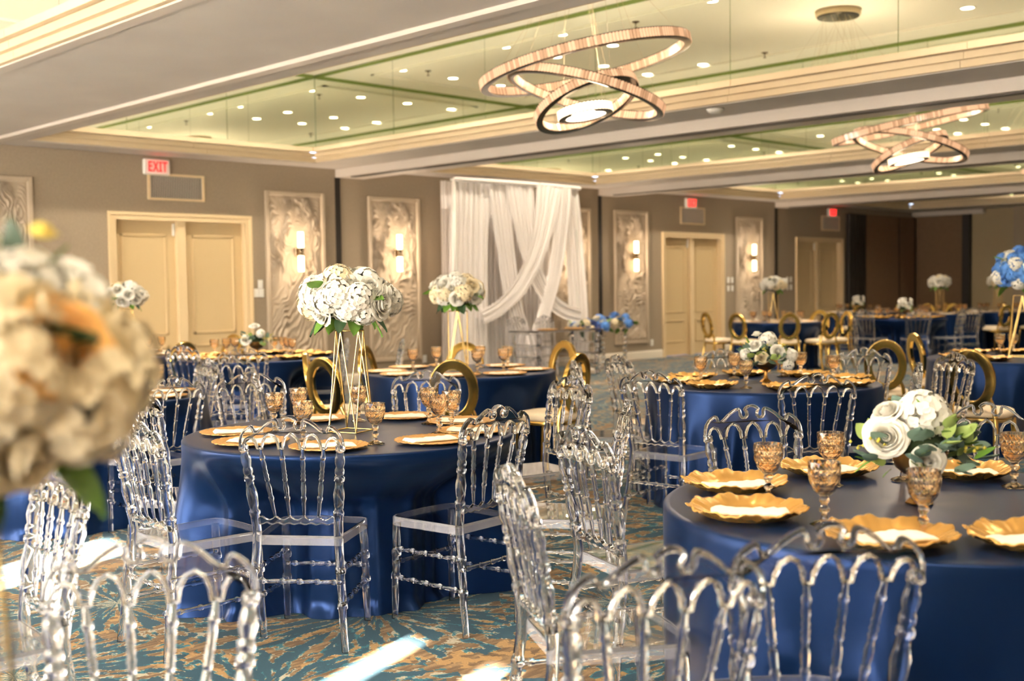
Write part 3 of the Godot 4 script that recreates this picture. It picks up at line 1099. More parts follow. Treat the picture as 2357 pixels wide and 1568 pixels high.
# ---------------------------------------------------------------- the place
const TABLES := {"A": Vector2(3.21, -4.32), "B": Vector2(3.28, -1.58), "C": Vector2(6.58, -4.27), "D": Vector2(6.08, -6.75), "E": Vector2(6.1, -9.7), "F": Vector2(3.2, -7.15), "G": Vector2(0.28, -1.08), "H": Vector2(9.97, -3.89), "I": Vector2(16.6, -10.5), "J": Vector2(19.1, -9.55), "P": Vector2(5.5, -11.4), "L": Vector2(22.1, -12.0), "M": Vector2(21.9, -10.1), "K": Vector2(23.5, -9.59)}
const PLATES := {
	"A": [Vector2(2.817, -4.676), Vector2(2.680, -4.333), Vector2(2.813, -3.945), Vector2(3.220, -3.750), Vector2(3.565, -3.868), Vector2(3.726, -4.554), Vector2(3.362, -4.828), Vector2(3.767, -4.177)],
	"B": [Vector2(3.125, -2.134), Vector2(2.774, -1.854), Vector2(2.734, -1.399), Vector2(3.579, -2.060), Vector2(3.844, -1.693), Vector2(2.949, -1.110)],
	"C": [Vector2(6.051, -4.308), Vector2(6.223, -3.846), Vector2(6.986, -4.677), Vector2(7.040, -3.925), Vector2(6.670, -3.702), Vector2(7.154, -4.305), Vector2(6.526, -4.806), Vector2(6.186, -4.688)],
	"D": [Vector2(6.610, -6.765), Vector2(6.432, -6.317), Vector2(6.029, -6.177), Vector2(5.718, -6.359), Vector2(5.624, -7.100), Vector2(6.025, -7.304), Vector2(5.505, -6.760), Vector2(6.369, -7.196)],
	"E": [Vector2(5.587, -9.941), Vector2(5.545, -9.549), Vector2(5.906, -10.193), Vector2(5.780, -9.222), Vector2(6.490, -10.068), Vector2(6.156, -9.173), Vector2(6.672, -9.757), Vector2(6.594, -9.406)],
	"F": [Vector2(3.459, -6.636), Vector2(3.689, -6.946)],
	"H": [Vector2(10.183, -4.424), Vector2(10.473, -4.168), Vector2(9.428, -3.925), Vector2(9.569, -4.257)],
}
const GOBLETS := {
	"A": [Vector2(3.017, -3.891), Vector2(2.864, -4.204), Vector2(3.417, -3.933), Vector2(3.633, -4.258), Vector2(3.593, -4.047), Vector2(3.475, -4.614), Vector2(3.004, -4.648), Vector2(3.228, -4.776)],
	"B": [Vector2(3.019, -1.941), Vector2(2.813, -1.629), Vector2(3.373, -1.930), Vector2(2.861, -1.367), Vector2(3.726, -1.476), Vector2(3.618, -1.801)],
	"C": [Vector2(6.304, -4.577), Vector2(6.139, -4.108), Vector2(6.727, -4.599), Vector2(6.906, -3.932), Vector2(7.050, -4.267), Vector2(7.031, -4.402)],
	"D": [Vector2(6.228, -6.397), Vector2(5.983, -6.435), Vector2(6.397, -6.842), Vector2(5.836, -7.025), Vector2(6.136, -7.086), Vector2(6.543, -6.669)],
	"E": [Vector2(5.861, -10.105), Vector2(6.229, -10.152), Vector2(6.360, -9.497), Vector2(6.429, -9.680), Vector2(6.472, -9.987), Vector2(6.524, -9.902), Vector2(6.130, -10.169), Vector2(6.030, -10.165)],
	"F": [Vector2(3.659, -7.047)],
	"H": [Vector2(10.306, -4.218), Vector2(10.375, -4.129)],
}
# clear chairs: table, x and z of the middle of the crest, facing in degrees from -z towards +x (999: towards the table), label
const CLEAR := [
	["A", 2.51, -3.77, 999, "clear acrylic chair with its back to us in front of the middle tall-flower table"],
	["A", 3.28, -3.42, 999, "clear acrylic chair, back to us, right front of the middle tall-flower table"],
	["A", 2.09, -4.21, 91, "clear acrylic chair facing right at the left of the middle table, seat touching cloth"],
	["A", 2.6, -5.2, 999, "clear acrylic chair half behind blurred flowers, rear left of the middle table"],
	["A", 4.4, -5.18, 999, "clear acrylic chair facing us across the middle table, before a gold ring chair"],
	["A", 3.67, -5.92, 999, "clear acrylic chair facing us at the rear left of the middle tall-flower table"],
	["A", 4.6, -4.21, 285, "clear acrylic chair at the right rear of the middle table before gold rings"],
	["A", 3.77, -3.14, 326, "clear acrylic chair seen from its side at the right front of the middle table"],
	["B", 3.0, -2.68, 111, "clear acrylic chair at the left rear of the right front table, back post near us"],
	["B", 2.23, -2.25, 121, "clear acrylic chair seen edge on at the left of the right front table"],
	["B", 1.72, -1.33, 26, "blurred clear acrylic chair nearest to us at the bottom middle, cut by the frame"],
	["B", 2.12, -1.22, 38, "clear acrylic chair with its back to us before the right front table"],
	["B", 3.92, -2.59, 999, "clear acrylic chair facing us across the right front table, left of its flowers"],
	["B", 4.57, -1.92, 999, "clear acrylic chair facing us behind the eucalyptus of the right front table"],
	["C", 5.17, -4.1, 999, "clear acrylic chair at the left of the middle right table, seat towards the right"],
	["C", 5.52, -3.24, 999, "clear acrylic chair with its back to us before the middle right brass bowl table"],
	["C", 6.2, -5.2, 113, "clear acrylic chair at the left rear of the middle right table, over open carpet"],
	["C", 7.1, -4.97, 999, "clear acrylic chair facing us behind the left glasses of the middle right table"],
	["C", 7.79, -4.19, 260, "clear acrylic chair facing us behind the right glasses of the middle right table"],
	["C", 6.54, -3.17, 330, "clear acrylic chair at the near right of the middle right table, before a cream seat"],
	["C", 7.56, -3.4, 300, "clear acrylic chair seen from its side in front of the largest gold ring"],
	["C", 5.56, -5.03, 130, "clear acrylic chair seen edge on inside a gold ring, right of the drape's table"],
	["E", 4.45, -7.51, 40, "clear acrylic chair, back to us, left front of the rear left table"],
	["E", 5.18, -8.47, 999, "clear acrylic chair, back to us, middle front of the rear left table"],
	["E", 3.93, -6.28, 118, "clear acrylic chair seen edge on behind the middle table's rear left chair"],
	["E", 6.72, -9.11, 300, "clear acrylic chair at the right of the rear left table, left of a gold oval"],
	["E", 6.92, -8.5, 305, "clear acrylic chair seen edge on to the right of the tall gold stand legs"],
	["E", 5.1, -9.35, 75, "clear acrylic chair in front of a brown gold ring at the left rear table"],
	["F", 3.21, -6.02, 999, "clear acrylic chair with its back to us before the dark table at the left"],
	["F", 4.22, -7.4, 280, "clear acrylic chair at the far side of the dark table at the left"],
	["G", 1.08, -2.13, 999, "blurred clear acrylic chair facing us at the bottom left, cut by the frame"],
	["G", 1.39, -3.29, 274, "clear acrylic chair facing left at the left edge, under the blurred flowers"],
	["G", 0.98, -3.1, 282, "clear acrylic chair cut by the left edge of the photo"],
]
const GOLD := [
	["D", 4.8, -6.77, 80, "gold oval-back chair, thick lit rim, left of the table before the drape"],
	["D", 5.14, -7.45, 130, "gold oval-back chair seen edge on at the left of the table before the drape"],
	["D", 5.95, -7.76, 150, "gold oval-back chair behind the legs of the tall gold stand"],
	["D", 6.78, -7.45, 999, "gold oval-back chair before the white drape behind the table's tall stand"],
	["D", 5.17, -5.8, 50, "gold oval-back chair with its back to us at the table before the drape"],
	["D", 6.16, -5.57, 350, "gold oval-back chair at the near right of the table before the drape"],
	["D", 7.4, -6.85, 275, "gold oval-back chair at the right rear of the table before the drape"],
	["H", 8.96, -4.62, 60, "gold oval-back chair behind a clear chair between the two right tables"],
	["H", 10.2, -4.95, 130, "gold oval-back chair at the left rear of the blue hydrangea table"],
	["H", 8.0, -3.48, 84, "largest gold oval-back chair, before the blue hydrangea table with its cream seat"],
	["P", 6.6, -11.0, 260, "bright gold oval-back chair at the right of the far left corner table"],
	["P", 5.44, -9.95, 350, "brown-looking gold oval-back chair behind a clear chair at the far left table"],
]
# far tables: sideways and depth offset from the table's middle, facing (999: towards the table), gold or clear, label
const FAR := [
	["I", -1.15, -0.1, 115, 1, "gold oval chair seen edge on, far left of the third door's table"],
	["I", -0.78, -0.75, 999, 1, "gold oval chair second from left at the table by the third door"],
	["I", -0.05, -1.05, 999, 1, "gold oval chair, back to us, middle of the table by the third door"],
	["I", 0.62, -0.9, 20, 1, "dark-looking gold oval chair at the near right of the table by the third door"],
	["I", 0.8, 0.35, 250, 1, "gold oval chair behind the dark one at the table by the third door"],
	["I", 1.02, -0.35, 300, 1, "gold oval chair seen edge on, right of the third door's table"],
	["J", -1.03, -0.25, 105, 0, "clear chair leaning left at the left end of the far clear-chair table"],
	["J", -0.82, -0.6, 999, 0, "clear chair second from left at the far clear-chair table"],
	["J", -0.08, -1.05, 999, 0, "clear chair, back to us, middle of the far clear-chair table"],
	["J", 0.78, -0.6, 999, 0, "clear chair right of the middle at the far clear-chair table"],
	["J", 1.15, -0.15, 290, 0, "clear chair at the right end of the far clear-chair table"],
	["M", 0.9, -0.75, 20, 1, "gold oval chair right of the clear chairs, before the far tall white flowers table"],
	["M", -0.45, 0.95, 999, 1, "gold oval chair left of the far tall white flowers, facing us"],
	["M", 0.1, 1.05, 999, 1, "bright gold oval chair under the far tall white flowers, facing us"],
	["M", 0.55, 0.9, 999, 1, "gold oval chair right of the far tall white flowers, facing us"],
	["K", -0.75, 0.8, 999, 1, "dark gold oval chair by the end wall at the rightmost far table"],
	["K", -0.35, -0.75, 335, 1, "gold oval chair before the rightmost far table, left of the blue flowers' stand"],
	["K", 0.35, -1.0, 999, 1, "gold oval chair before the rightmost far table, behind the blue flowers' stand"],
	["L", -0.3, -1.0, 30, 1, "small gold chair behind the far clear chairs, beside a low flower bowl"],
]
const TABLE_WORDS := {"A": "middle tall-flower table", "B": "right front table", "C": "middle right table", "D": "table before the drape", "E": "rear left table", "F": "dark left table", "H": "blue hydrangea table", "I": "far table by third door", "J": "far clear-chair table", "P": "far left corner table", "M": "far tall-flower table", "K": "rightmost far table", "L": "farthest low-flower table", "G": "nearest left table"}
const ORD := ["leftmost", "second from left", "third from left", "fourth from left", "fifth from left", "sixth from left", "seventh from left", "eighth from left"]


func right_dir() -> Vector3:
	return Vector3(cos(0.7797), 0, sin(0.7797))


func ahead_dir() -> Vector3:
	return Vector3(sin(0.7797), 0, -cos(0.7797))


func side_on(p: Vector2) -> float:
	var q := Vector3(p.x, 0, p.y)
	return q.dot(right_dir()) / q.dot(ahead_dir())


func facing_turn(deg: float) -> float:
	return -deg_to_rad(deg)


func towards(from: Vector2, to: Vector2) -> float:
	var d := to - from
	return rad_to_deg(atan2(d.x, -d.y))


# words that single out each of a row of like things on a table: near or far row, and its order from the left
func placed_words(pts: Array, centre: Vector2) -> Array:
	var rows := [[], []]
	var mid := Vector3(centre.x, 0, centre.y).dot(ahead_dir())
	for k in pts.size():
		var far := Vector3(pts[k].x, 0, pts[k].y).dot(ahead_dir()) > mid
		rows[1 if far else 0].append(k)
	var out := []
	out.resize(pts.size())
	for r in 2:
		var row: Array = rows[r]
		row.sort_custom(func(a, b): return side_on(pts[a]) < side_on(pts[b]))
		for k in row.size():
			out[row[k]] = "%s, %s row" % [ORD[mini(k, 7)], ["near", "far"][r]]
	return out


func _ready() -> void:
	rng.seed = 4
	# camera
	var cam := Camera3D.new()
	cam.name = "camera"
	add_child(cam)
	var yaw := 0.779746
	var pitch := -0.0484584
	var roll := -0.01311
	var f := Vector3(sin(yaw) * cos(pitch), sin(pitch), -cos(yaw) * cos(pitch))
	var r := Vector3(cos(yaw), 0, sin(yaw))
	var u := r.cross(f)
	cam.transform = Transform3D(Basis(cos(roll) * r + sin(roll) * u, cos(roll) * u - sin(roll) * r, -f), Vector3(0, CAM_H, 0))
	var att := CameraAttributesPhysical.new()
	att.frustum_near = 0.05
	att.frustum_far = 120.0
	att.frustum_focus_distance = 4.75
	att.frustum_focal_length = FOCAL
	att.exposure_aperture = FOCAL / 16.0
	cam.attributes = att
	cam.fov = 2.0 * rad_to_deg(atan(784.0 / 2640.6))
	print("fov ", cam.fov, " ", att.get_fov())
	# sky, sun and exposure
	var env := Environment.new()
	env.background_mode = Environment.BG_SKY
	var sky := Sky.new()
	var sm := ProceduralSkyMaterial.new()
	sm.sky_top_color = Color(0.36, 0.52, 0.8)
	sm.sky_horizon_color = Color(0.8, 0.86, 0.94)
	sm.ground_bottom_color = Color(0.35, 0.34, 0.3)
	sm.ground_horizon_color = Color(0.7, 0.72, 0.72)
	sky.sky_material = sm
	env.sky = sky
	env.background_energy_multiplier = SKY_E
	env.tonemap_mode = Environment.TONE_MAPPER_LINEAR
	env.tonemap_exposure = EXPOSURE
	env.sdfgi_enabled = true
	env.ssao_enabled = true
	env.ssil_enabled = true
	var we := WorldEnvironment.new()
	we.name = "environment"
	we.environment = env
	add_child(we)
	var sun := DirectionalLight3D.new()
	sun.name = "sun"
	sun.light_color = Color(1.0, 0.95, 0.87)
	sun.light_energy = SUN_E
	sun.light_angular_distance = 0.5
	sun.shadow_enabled = true
	add_child(sun)
	sun.look_at_from_position(Vector3.ZERO, Vector3(0.94, -0.392, -0.34))
	# what everything is made of
	make_materials()
	flower_protos()
	build_shell()
	build_ceiling()
	build_wall_things()
	build_backdrop()
	build_tables()
	build_flowers()


const FOCAL := 36.0
const SKY_E := 5.0
const SUN_E := 32.0
const EXPOSURE := 2.15
const DOWN_E := 1.45
const SCONCE_E := 0.13
const CHAND_E := 0.8
const COVE_E := 1.05


# ---------------------------------------------------------------- room shell
func build_shell() -> void:
	# floor
	var g := Geo.new()
	var lo := Vector3(LEFT_X - 0.3, -0.2, WALL_Z - 0.3)
	var hi := Vector3(END_X + 0.3, 0.0, FRONT_Z + 0.3)
	g.box(lo, hi)
	for k in g.v.size():
		g.uv[k] = Vector2(g.v[k].x, g.v[k].z) / 2.7 + Vector2(0.33, 0.06)
	struct("floor", g.mesh(), M.carpet, "patterned ballroom carpet of teal and gold bursts on tan")
	# back wall with three doorways
	var doors := [[6.4626, 8.4961], [17.5225, 19.556], [22.2837, 24.3172]]
	var wz0 := WALL_Z - 0.25
	var edge := LEFT_X
	g = Geo.new()
	var bb := 0
	for d in doors + [[END_X, END_X]]:
		var x1: float = d[0] + (0.07 if d[0] < END_X else 0.0)
		g.box(Vector3(edge, 0, wz0), Vector3(x1, SOFFIT + 0.02, WALL_Z))
		if d[0] < END_X:
			g.box(Vector3(d[0] + 0.07, 2.335, wz0), Vector3(d[1] - 0.07, SOFFIT + 0.02, WALL_Z))
		# baseboard pieces
		var ba := edge + (0.0 if bb == 0 else 0.05)
		var bz: float = d[0] if d[0] < END_X else 24.5
		if bz > ba:
			var b := Geo.new()
			b.plate(PackedVector2Array([Vector2(0, 0), Vector2(0.018, 0), Vector2(0.018, 0.13), Vector2(0.012, 0.15), Vector2(0, 0.155)]), bz - ba, 0.001, Transform3D(Basis(Vector3(0, 0, 1), Vector3(0, 1, 0), Vector3(1, 0, 0)), Vector3((ba + bz) / 2, 0, WALL_Z)))
			struct("baseboard_back", b.mesh(true), M.base)
		bb += 1
		edge = d[1] - 0.07
	struct("wall_back", g.mesh(), M.wall, "long taupe fabric-covered back wall")
	for k in doors.size():
		double_door(k + 1, doors[k][0], doors[k][1])
	# end wall, front wall
	struct("wall_right", boxmesh(Vector3(END_X, 0, WALL_Z - 0.25), Vector3(END_X + 0.25, SOFFIT + 0.02, FRONT_Z + 0.25)), M.beige, "beige end wall of the ballroom")
	struct("wall_front", boxmesh(Vector3(LEFT_X, 0, FRONT_Z), Vector3(END_X, SOFFIT + 0.02, FRONT_Z + 0.25)), M.wall)
	# window wall
	var wins := [[-12.6, -10.2], [-9.4, -7.0], [-6.2, -3.6], [-2.6, 0.3]]
	g = Geo.new()
	var z := WALL_Z - 0.25
	for w in wins + [[FRONT_Z + 0.25, 0]]:
		g.box(Vector3(LEFT_X - 0.25, 0, z), Vector3(LEFT_X, SOFFIT + 0.02, w[0]))
		if w[0] < FRONT_Z:
			g.box(Vector3(LEFT_X - 0.25, 2.6, w[0]), Vector3(LEFT_X, SOFFIT + 0.02, w[1]))
			g.box(Vector3(LEFT_X - 0.25, 0, w[0]), Vector3(LEFT_X, 0.12, w[1]))
		z = w[1]
	struct("wall_left", g.mesh(), M.wall)
	var gaps := [[-12.2, -12.2], [-8.0, -8.0], [-4.25, -3.8], [-1.52, -1.36]]
	for k in wins.size():
		var w: Array = wins[k]
		var win := Node3D.new()
		win.name = "window_%d" % (k + 1)
		add_child(win)
		tag(win, "", "", "", "structure")
		g = Geo.new()
		for q in 4:
			var zz := lerpf(w[0], w[1], q / 3.0)
			g.box(Vector3(LEFT_X - 0.2, 0.12, zz - 0.025), Vector3(LEFT_X - 0.14, 2.6, zz + 0.025))
		for yy in [0.145, 2.575]:
			g.box(Vector3(LEFT_X - 0.2, yy - 0.025, w[0]), Vector3(LEFT_X - 0.14, yy + 0.025, w[1]))
		part("window_frame", g.mesh(), M.white, win)
		var pm := mat(Color(1, 1, 1, 0.04), 0.0)
		pm.transparency = BaseMaterial3D.TRANSPARENCY_ALPHA
		part("pane", boxmesh(Vector3(LEFT_X - 0.172, 0.15, w[0]), Vector3(LEFT_X - 0.168, 2.57, w[1])), pm, win)
		# sheers drawn over it, with the slits the sun comes through
		var a: float = w[0] - 0.1
		var spans := [[a, gaps[k][0]], [gaps[k][1], w[1] + 0.1]] if k < 3 else [[a, -1.52], [-1.36, -1.02], [-0.55, w[1] + 0.1]]
		for s in spans:
			single("curtain", fold_sheet([Vector2(0, 2.75), Vector2(0, 0.03)], s[1] - s[0], 7.0 * (s[1] - s[0]), 0.035, 0.0), M.window_sheer, "white sheer curtain on the window wall, %s from the back" % ["first", "second", "third", "fourth", "fifth", "sixth", "seventh", "eighth", "ninth"][used.get("curtain", 0)], "curtain", Vector3(LEFT_X + 0.1, 0, (s[0] + s[1]) / 2), PI / 2, "sheer curtains")
	# dark track channels down the back wall
	for k in 3:
		var x := 9.95 + 5.775 * k
		g = Geo.new()
		g.box(Vector3(x - 0.045, 0, WALL_Z), Vector3(x + 0.045, 3.01, WALL_Z + 0.012))
		struct("trim_%d" % (k + 1), g.mesh(), M.dark, "dark vertical partition channel in the back wall")


func double_door(num: int, x0: float, x1: float) -> void:
	var d := Node3D.new()
	d.name = "door_%d" % num
	add_child(d)
	tag(d, "cream panelled double door in a moulded frame", "", "", "structure")
	# frame: an architrave of two steps round the opening
	var top := 2.407
	for s in [[x0, 0.0, x0 + 0.1, top], [x1 - 0.1, 0.0, x1, top], [x0 + 0.1, top - 0.1, x1 - 0.1, top]]:
		var g := Geo.new()
		g.box(Vector3(s[0], s[1], WALL_Z), Vector3(s[2], s[3], WALL_Z + 0.02))
		var side: bool = s[3] - s[1] > 1.0
		if side:
			var o: float = 0.0 if s[0] == x0 else 0.065
			g.box(Vector3(s[0] + o, s[1], WALL_Z + 0.02), Vector3(s[0] + o + 0.035, s[3], WALL_Z + 0.036))
			g.box(Vector3(s[0] + 0.015, s[1], WALL_Z - 0.13), Vector3(s[2] - 0.015, s[3] - 0.015, WALL_Z))
		else:
			g.box(Vector3(s[0] - 0.065, s[3] - 0.035, WALL_Z + 0.02), Vector3(s[2] + 0.065, s[3], WALL_Z + 0.036))
			g.box(Vector3(s[0], s[1] + 0.015, WALL_Z - 0.13), Vector3(s[2], s[3] - 0.015, WALL_Z))
		part("door_frame", g.mesh(), M.frame, d)
	var a := x0 + 0.085
	var b := x1 - 0.085
	var mid := a + (b - a) * 0.5
	part("centre_post", boxmesh(Vector3(mid - 0.06, 0, WALL_Z - 0.13), Vector3(mid + 0.06, top - 0.085, WALL_Z - 0.03)), M.frame, d)
	for s in [[a, mid - 0.06], [mid + 0.06, b]]:
		var leaf := part("door_leaf", boxmesh(Vector3(s[0], 0.01, WALL_Z - 0.14), Vector3(s[1], top - 0.09, WALL_Z - 0.1)), M.door, d)
		for p in [[0.84, 2.14], [0.26, 0.7]]:
			var g := Geo.new()
			var x2: float = s[0] + 0.12
			var x3: float = s[1] - 0.12
			for bar in [[x2, p[0], x3, p[0] + 0.035], [x2, p[1] - 0.035, x3, p[1]], [x2, p[0], x2 + 0.035, p[1]], [x3 - 0.035, p[0], x3, p[1]]]:
				g.rbox(Vector3(bar[2] - bar[0], bar[3] - bar[1], 0.022), 0.006, Transform3D(Basis(), Vector3((bar[0] + bar[2]) / 2, (bar[1] + bar[3]) / 2, WALL_Z - 0.098)))
			part("panel_moulding", g.mesh(), M.door, leaf)
	var hinge := Geo.new()
	hinge.rbox(Vector3(0.03, 0.16, 0.03), 0.006, Transform3D(Basis(), Vector3(mid - 0.085, 2.2, WALL_Z - 0.085)))
	part("door_closer", hinge.mesh(true), M.white, d)


# a hanging sheet in its own x, y plane that follows a line, with pleats along its length
func fold_sheet(path: Array, wide: float, pleats: float, amp: float, gather: float, seg := 30, wig := 1.0) -> ArrayMesh:
	var g := Geo.new()
	var cols := int(clampf(pleats * 7.0, 24, 150))
	var rows := []
	var curve := Curve3D.new()
	for p in path:
		curve.add_point(Vector3(p.x, p.y, 0))
	for k in range(1, path.size() - 1):
		var d: Vector2 = (path[k + 1] - path[k - 1]) * 0.22
		curve.set_point_in(k, Vector3(-d.x, -d.y, 0))
		curve.set_point_out(k, Vector3(d.x, d.y, 0))
	var L := curve.get_baked_length()
	for j in seg + 1:
		var t := float(j) / seg
		var p := curve.sample_baked(L * t)
		var q := curve.sample_baked(minf(L, L * t + 0.02)) - curve.sample_baked(maxf(0, L * t - 0.02))
		var across := Vector3(-q.y, q.x, 0).normalized()
		var w := wide * (1.0 - gather * sin(PI * t * 0.5))
		var r := PackedVector3Array()
		for i in cols + 1:
			var s := float(i) / cols - 0.5
			var ph := s * pleats * TAU + 0.35 * sin(t * 5.0 + s * 9.0) * wig
			r.append(p + across * (s * w + 0.012 * sin(ph * 2.0)) + Vector3(0, 0, amp * (cos(ph) + 0.35 * cos(ph * 0.43 + 2.0 * t)) * (0.75 + 0.25 * t)))
		rows.append(r)
	g.grid(rows)
	return g.mesh()


func build_ceiling() -> void:
	var zb := FRONT_Z + 0.25
	# soffits: lowered bands between and round the coffers
	var g := Geo.new()
	var edge := LEFT_X - 0.25
	for c in COFFERS:
		g.box(Vector3(edge, SOFFIT, WALL_Z - 0.25), Vector3(c[0] - 0.045, SOFFIT + 0.06, zb))
		g.box(Vector3(c[0] - 0.045, SOFFIT, WALL_Z - 0.25), Vector3(c[1] + 0.045, SOFFIT + 0.06, CZ0 - 0.045))
		g.box(Vector3(c[0] - 0.045, SOFFIT, CZ1 + 0.045), Vector3(c[1] + 0.045, SOFFIT + 0.06, zb))
		edge = c[1] + 0.045
	g.box(Vector3(edge, SOFFIT, WALL_Z - 0.25), Vector3(END_X + 0.25, SOFFIT + 0.06, zb))
	struct("ceiling", g.mesh(), M.soffit, "lowered grey-beige ceiling bands between the coffers")
	struct("ceiling_slab", boxmesh(Vector3(LEFT_X - 0.25, CEIL, WALL_Z - 0.25), Vector3(END_X + 0.25, CEIL + 0.2, zb)), M.ceil, "cream upper ceiling inside the coffers")
	# partition headers under the bands
	for k in 3:
		var x := 9.92 + 5.775 * k
		var h := Node3D.new()
		h.name = "beam_%d" % (k + 1)
		add_child(h)
		tag(h, "pale partition track header running from the back wall", "", "", "structure")
		part("header", boxmesh(Vector3(x, 3.012, WALL_Z), Vector3(x + 0.5, SOFFIT, FRONT_Z)), M.header, h)
		part("track_slot", boxmesh(Vector3(x + 0.05, 2.996, WALL_Z + 0.3), Vector3(x + 0.14, 3.012, FRONT_Z)), M.slot, h)
	struct("trim_4", boxmesh(Vector3(4.93, 3.098, WALL_Z + 0.1), Vector3(5.03, SOFFIT, FRONT_Z)), M.header, "pale raised strip along the nearest ceiling band")
	struct("trim_5", boxmesh(Vector3(3.43, 3.118, WALL_Z + 0.5), Vector3(3.53, SOFFIT, FRONT_Z)), M.header)
	for n in COFFERS.size():
		coffer(n, COFFERS[n][0], COFFERS[n][1])
	for n in [1, 2, 3]:
		chandelier(n, Vector3((COFFERS[n][0] + COFFERS[n][1]) / 2, 0, -6.45))
	single("smoke_detector", detector(), M.white, "round pale smoke detector under the second ceiling band", "smoke detector", Vector3(9.42, SOFFIT, -6.65))


func detector() -> ArrayMesh:
	var g := Geo.new()
	g.lathe([Vector2(0, -0.045), Vector2(0.05, -0.043), Vector2(0.07, -0.03), Vector2(0.085, -0.012), Vector2(0.09, 0), Vector2(0, 0)], 24)
	return g.mesh(true)


func coffer(n: int, x0: float, x1: float) -> void:
	var c := Node3D.new()
	c.name = "trim_coffer" if n == 0 else "trim_coffer_%03d" % n
	add_child(c)
	tag(c, "stepped cream moulding with mirrored sides round the %s ceiling coffer" % ["first", "second", "third", "fourth", "fifth"][n], "", "", "structure")
	var S := 0.065
	for k in 3:
		var y0 := SOFFIT + S * k + (0.006 if k == 0 else 0.0)
		var y1 := y0 + S - 0.004
		var o := 0.05 * k
		# far sides in lengths with fine joints, near sides in one
		var z := CZ0 + o - 0.02
		while z < CZ1 - 0.05:
			var z1 := minf(z + 2.25, CZ1)
			part("moulding", boxmesh(Vector3(x1 - o, y0 + 0.002, z), Vector3(x1 + (0.044 if k == 0 else 0.26), y1, z1 - 0.004)), M.cream, c)
			z = z1
		var x := x0 - (0.044 if k == 0 else 0.26)
		while x < x1 - 0.05:
			var xx := minf(x + 2.25, x1 - o)
			part("moulding", boxmesh(Vector3(x, y0 + 0.002, CZ0 - (0.044 if k == 0 else 0.26)), Vector3(xx - 0.004, y1, CZ0 + o)), M.cream, c)
			x = xx
			if xx >= x1 - o:
				break
		part("moulding", boxmesh(Vector3(x0 - (0.044 if k == 0 else 0.26), y0 + 0.002, CZ0), Vector3(x0 + o, y1, CZ1)), M.cream, c)
		part("moulding", boxmesh(Vector3(x0, y0 + 0.002, CZ1 - o), Vector3(x1, y1, CZ1 + (0.044 if k == 0 else 0.26))), M.cream, c)
	# mirrored sides
	var mx0 := x0 - 0.15
	var mx1 := x1 + 0.15
	var mz0 := CZ0 - 0.19
	var mz1 := CZ1 + 0.19
	var yb := SOFFIT + 3 * S - 0.02
	var yt := CEIL - 0.05
	for k in 8:
		var a := lerpf(mz0, mz1, k / 8.0)
		var b := lerpf(mz0, mz1, (k + 1) / 8.0) - 0.006
		part("mirror_pane", boxmesh(Vector3(mx1, yb, a), Vector3(mx1 + 0.01, yt, b)), M.mirror, c)
		part("mirror_pane", boxmesh(Vector3(mx0 - 0.01, yb, a), Vector3(mx0, yt, b)), M.mirror, c)
	for k in 3:
		var a := lerpf(mx0, mx1, k / 3.0)
		var b := lerpf(mx0, mx1, (k + 1) / 3.0) - 0.006
		part("mirror_pane", boxmesh(Vector3(a, yb, mz0 - 0.01), Vector3(b, yt, mz0)), M.mirror, c)
		part("mirror_pane", boxmesh(Vector3(a, yb, mz1), Vector3(b, yt, mz1 + 0.01)), M.mirror, c)
	var g := Geo.new()
	g.box(Vector3(mx1 + 0.012, yb, mz0 - 0.05), Vector3(mx1 + 0.05, CEIL, mz1 + 0.05))
	g.box(Vector3(mx0 - 0.05, yb, mz0 - 0.05), Vector3(mx0 - 0.012, CEIL, mz1 + 0.05))
	g.box(Vector3(mx0, yb, mz0 - 0.05), Vector3(mx1, CEIL, mz0 - 0.012))
	g.box(Vector3(mx0, yb, mz1 + 0.012), Vector3(mx1, CEIL, mz1 + 0.05))
	part("mirror_backing", g.mesh(), M.greenedge, c)
	# light strips lying on the ledge behind the moulding
	if n < 4:
		for s in [[mx0 + 0.075, 1.0], [mx1 - 0.075, -1.0]]:
			var strip := part("light_strip", boxmesh(Vector3(s[0] - 0.01, SOFFIT + 3 * S, mz0 + 0.3), Vector3(s[0] + 0.01, SOFFIT + 3 * S + 0.008, mz1 - 0.3)), M.strip, c)
			var al := AreaLight3D.new()
			al.name = "strip_light"
			al.area_size = Vector2(0.02, mz1 - mz0 - 0.6)
			al.light_color = Color(1.0, 0.96, 0.88)
			al.light_energy = COVE_E
			al.area_range = 20.0
			al.area_attenuation = 2.0
			al.shadow_enabled = true
			al.position = Vector3(s[0], SOFFIT + 3 * S + 0.012, (mz0 + mz1) / 2)
			al.rotation.x = PI / 2
			strip.add_child(al)
	# shallow raised border on the coffer's ceiling
	g = Geo.new()
	for q in [[mx0 + 0.55, mz0 + 0.55, mx1 - 0.55, mz0 + 0.62], [mx0 + 0.55, mz1 - 0.62, mx1 - 0.55, mz1 - 0.55], [mx0 + 0.55, mz0 + 0.55, mx0 + 0.62, mz1 - 0.55], [mx1 - 0.62, mz0 + 0.55, mx1 - 0.55, mz1 - 0.55]]:
		g.box(Vector3(q[0], CEIL - 0.025, q[1]), Vector3(q[2], CEIL, q[3]))
	part("ceiling_border", g.mesh(), M.ceil, c)
	# downlights
	var cx := (x0 + x1) / 2
	var rows := [-12.2, -10.2, -9.25, -3.6, -0.65] if n in [1, 2, 3] else [-10.2, -3.6, -0.65]
	for r in rows.size():
		for q in 4:
			downlight(Vector3(cx - 1.4 + 0.933 * q, CEIL, rows[r]), "%s row from back wall, %s, %s coffer" % [["first", "second", "third", "fourth", "fifth", "sixth"][r], ORD[q], ["nearest", "second", "third", "fourth", "fifth"][n]])
	if n == 4:
		return
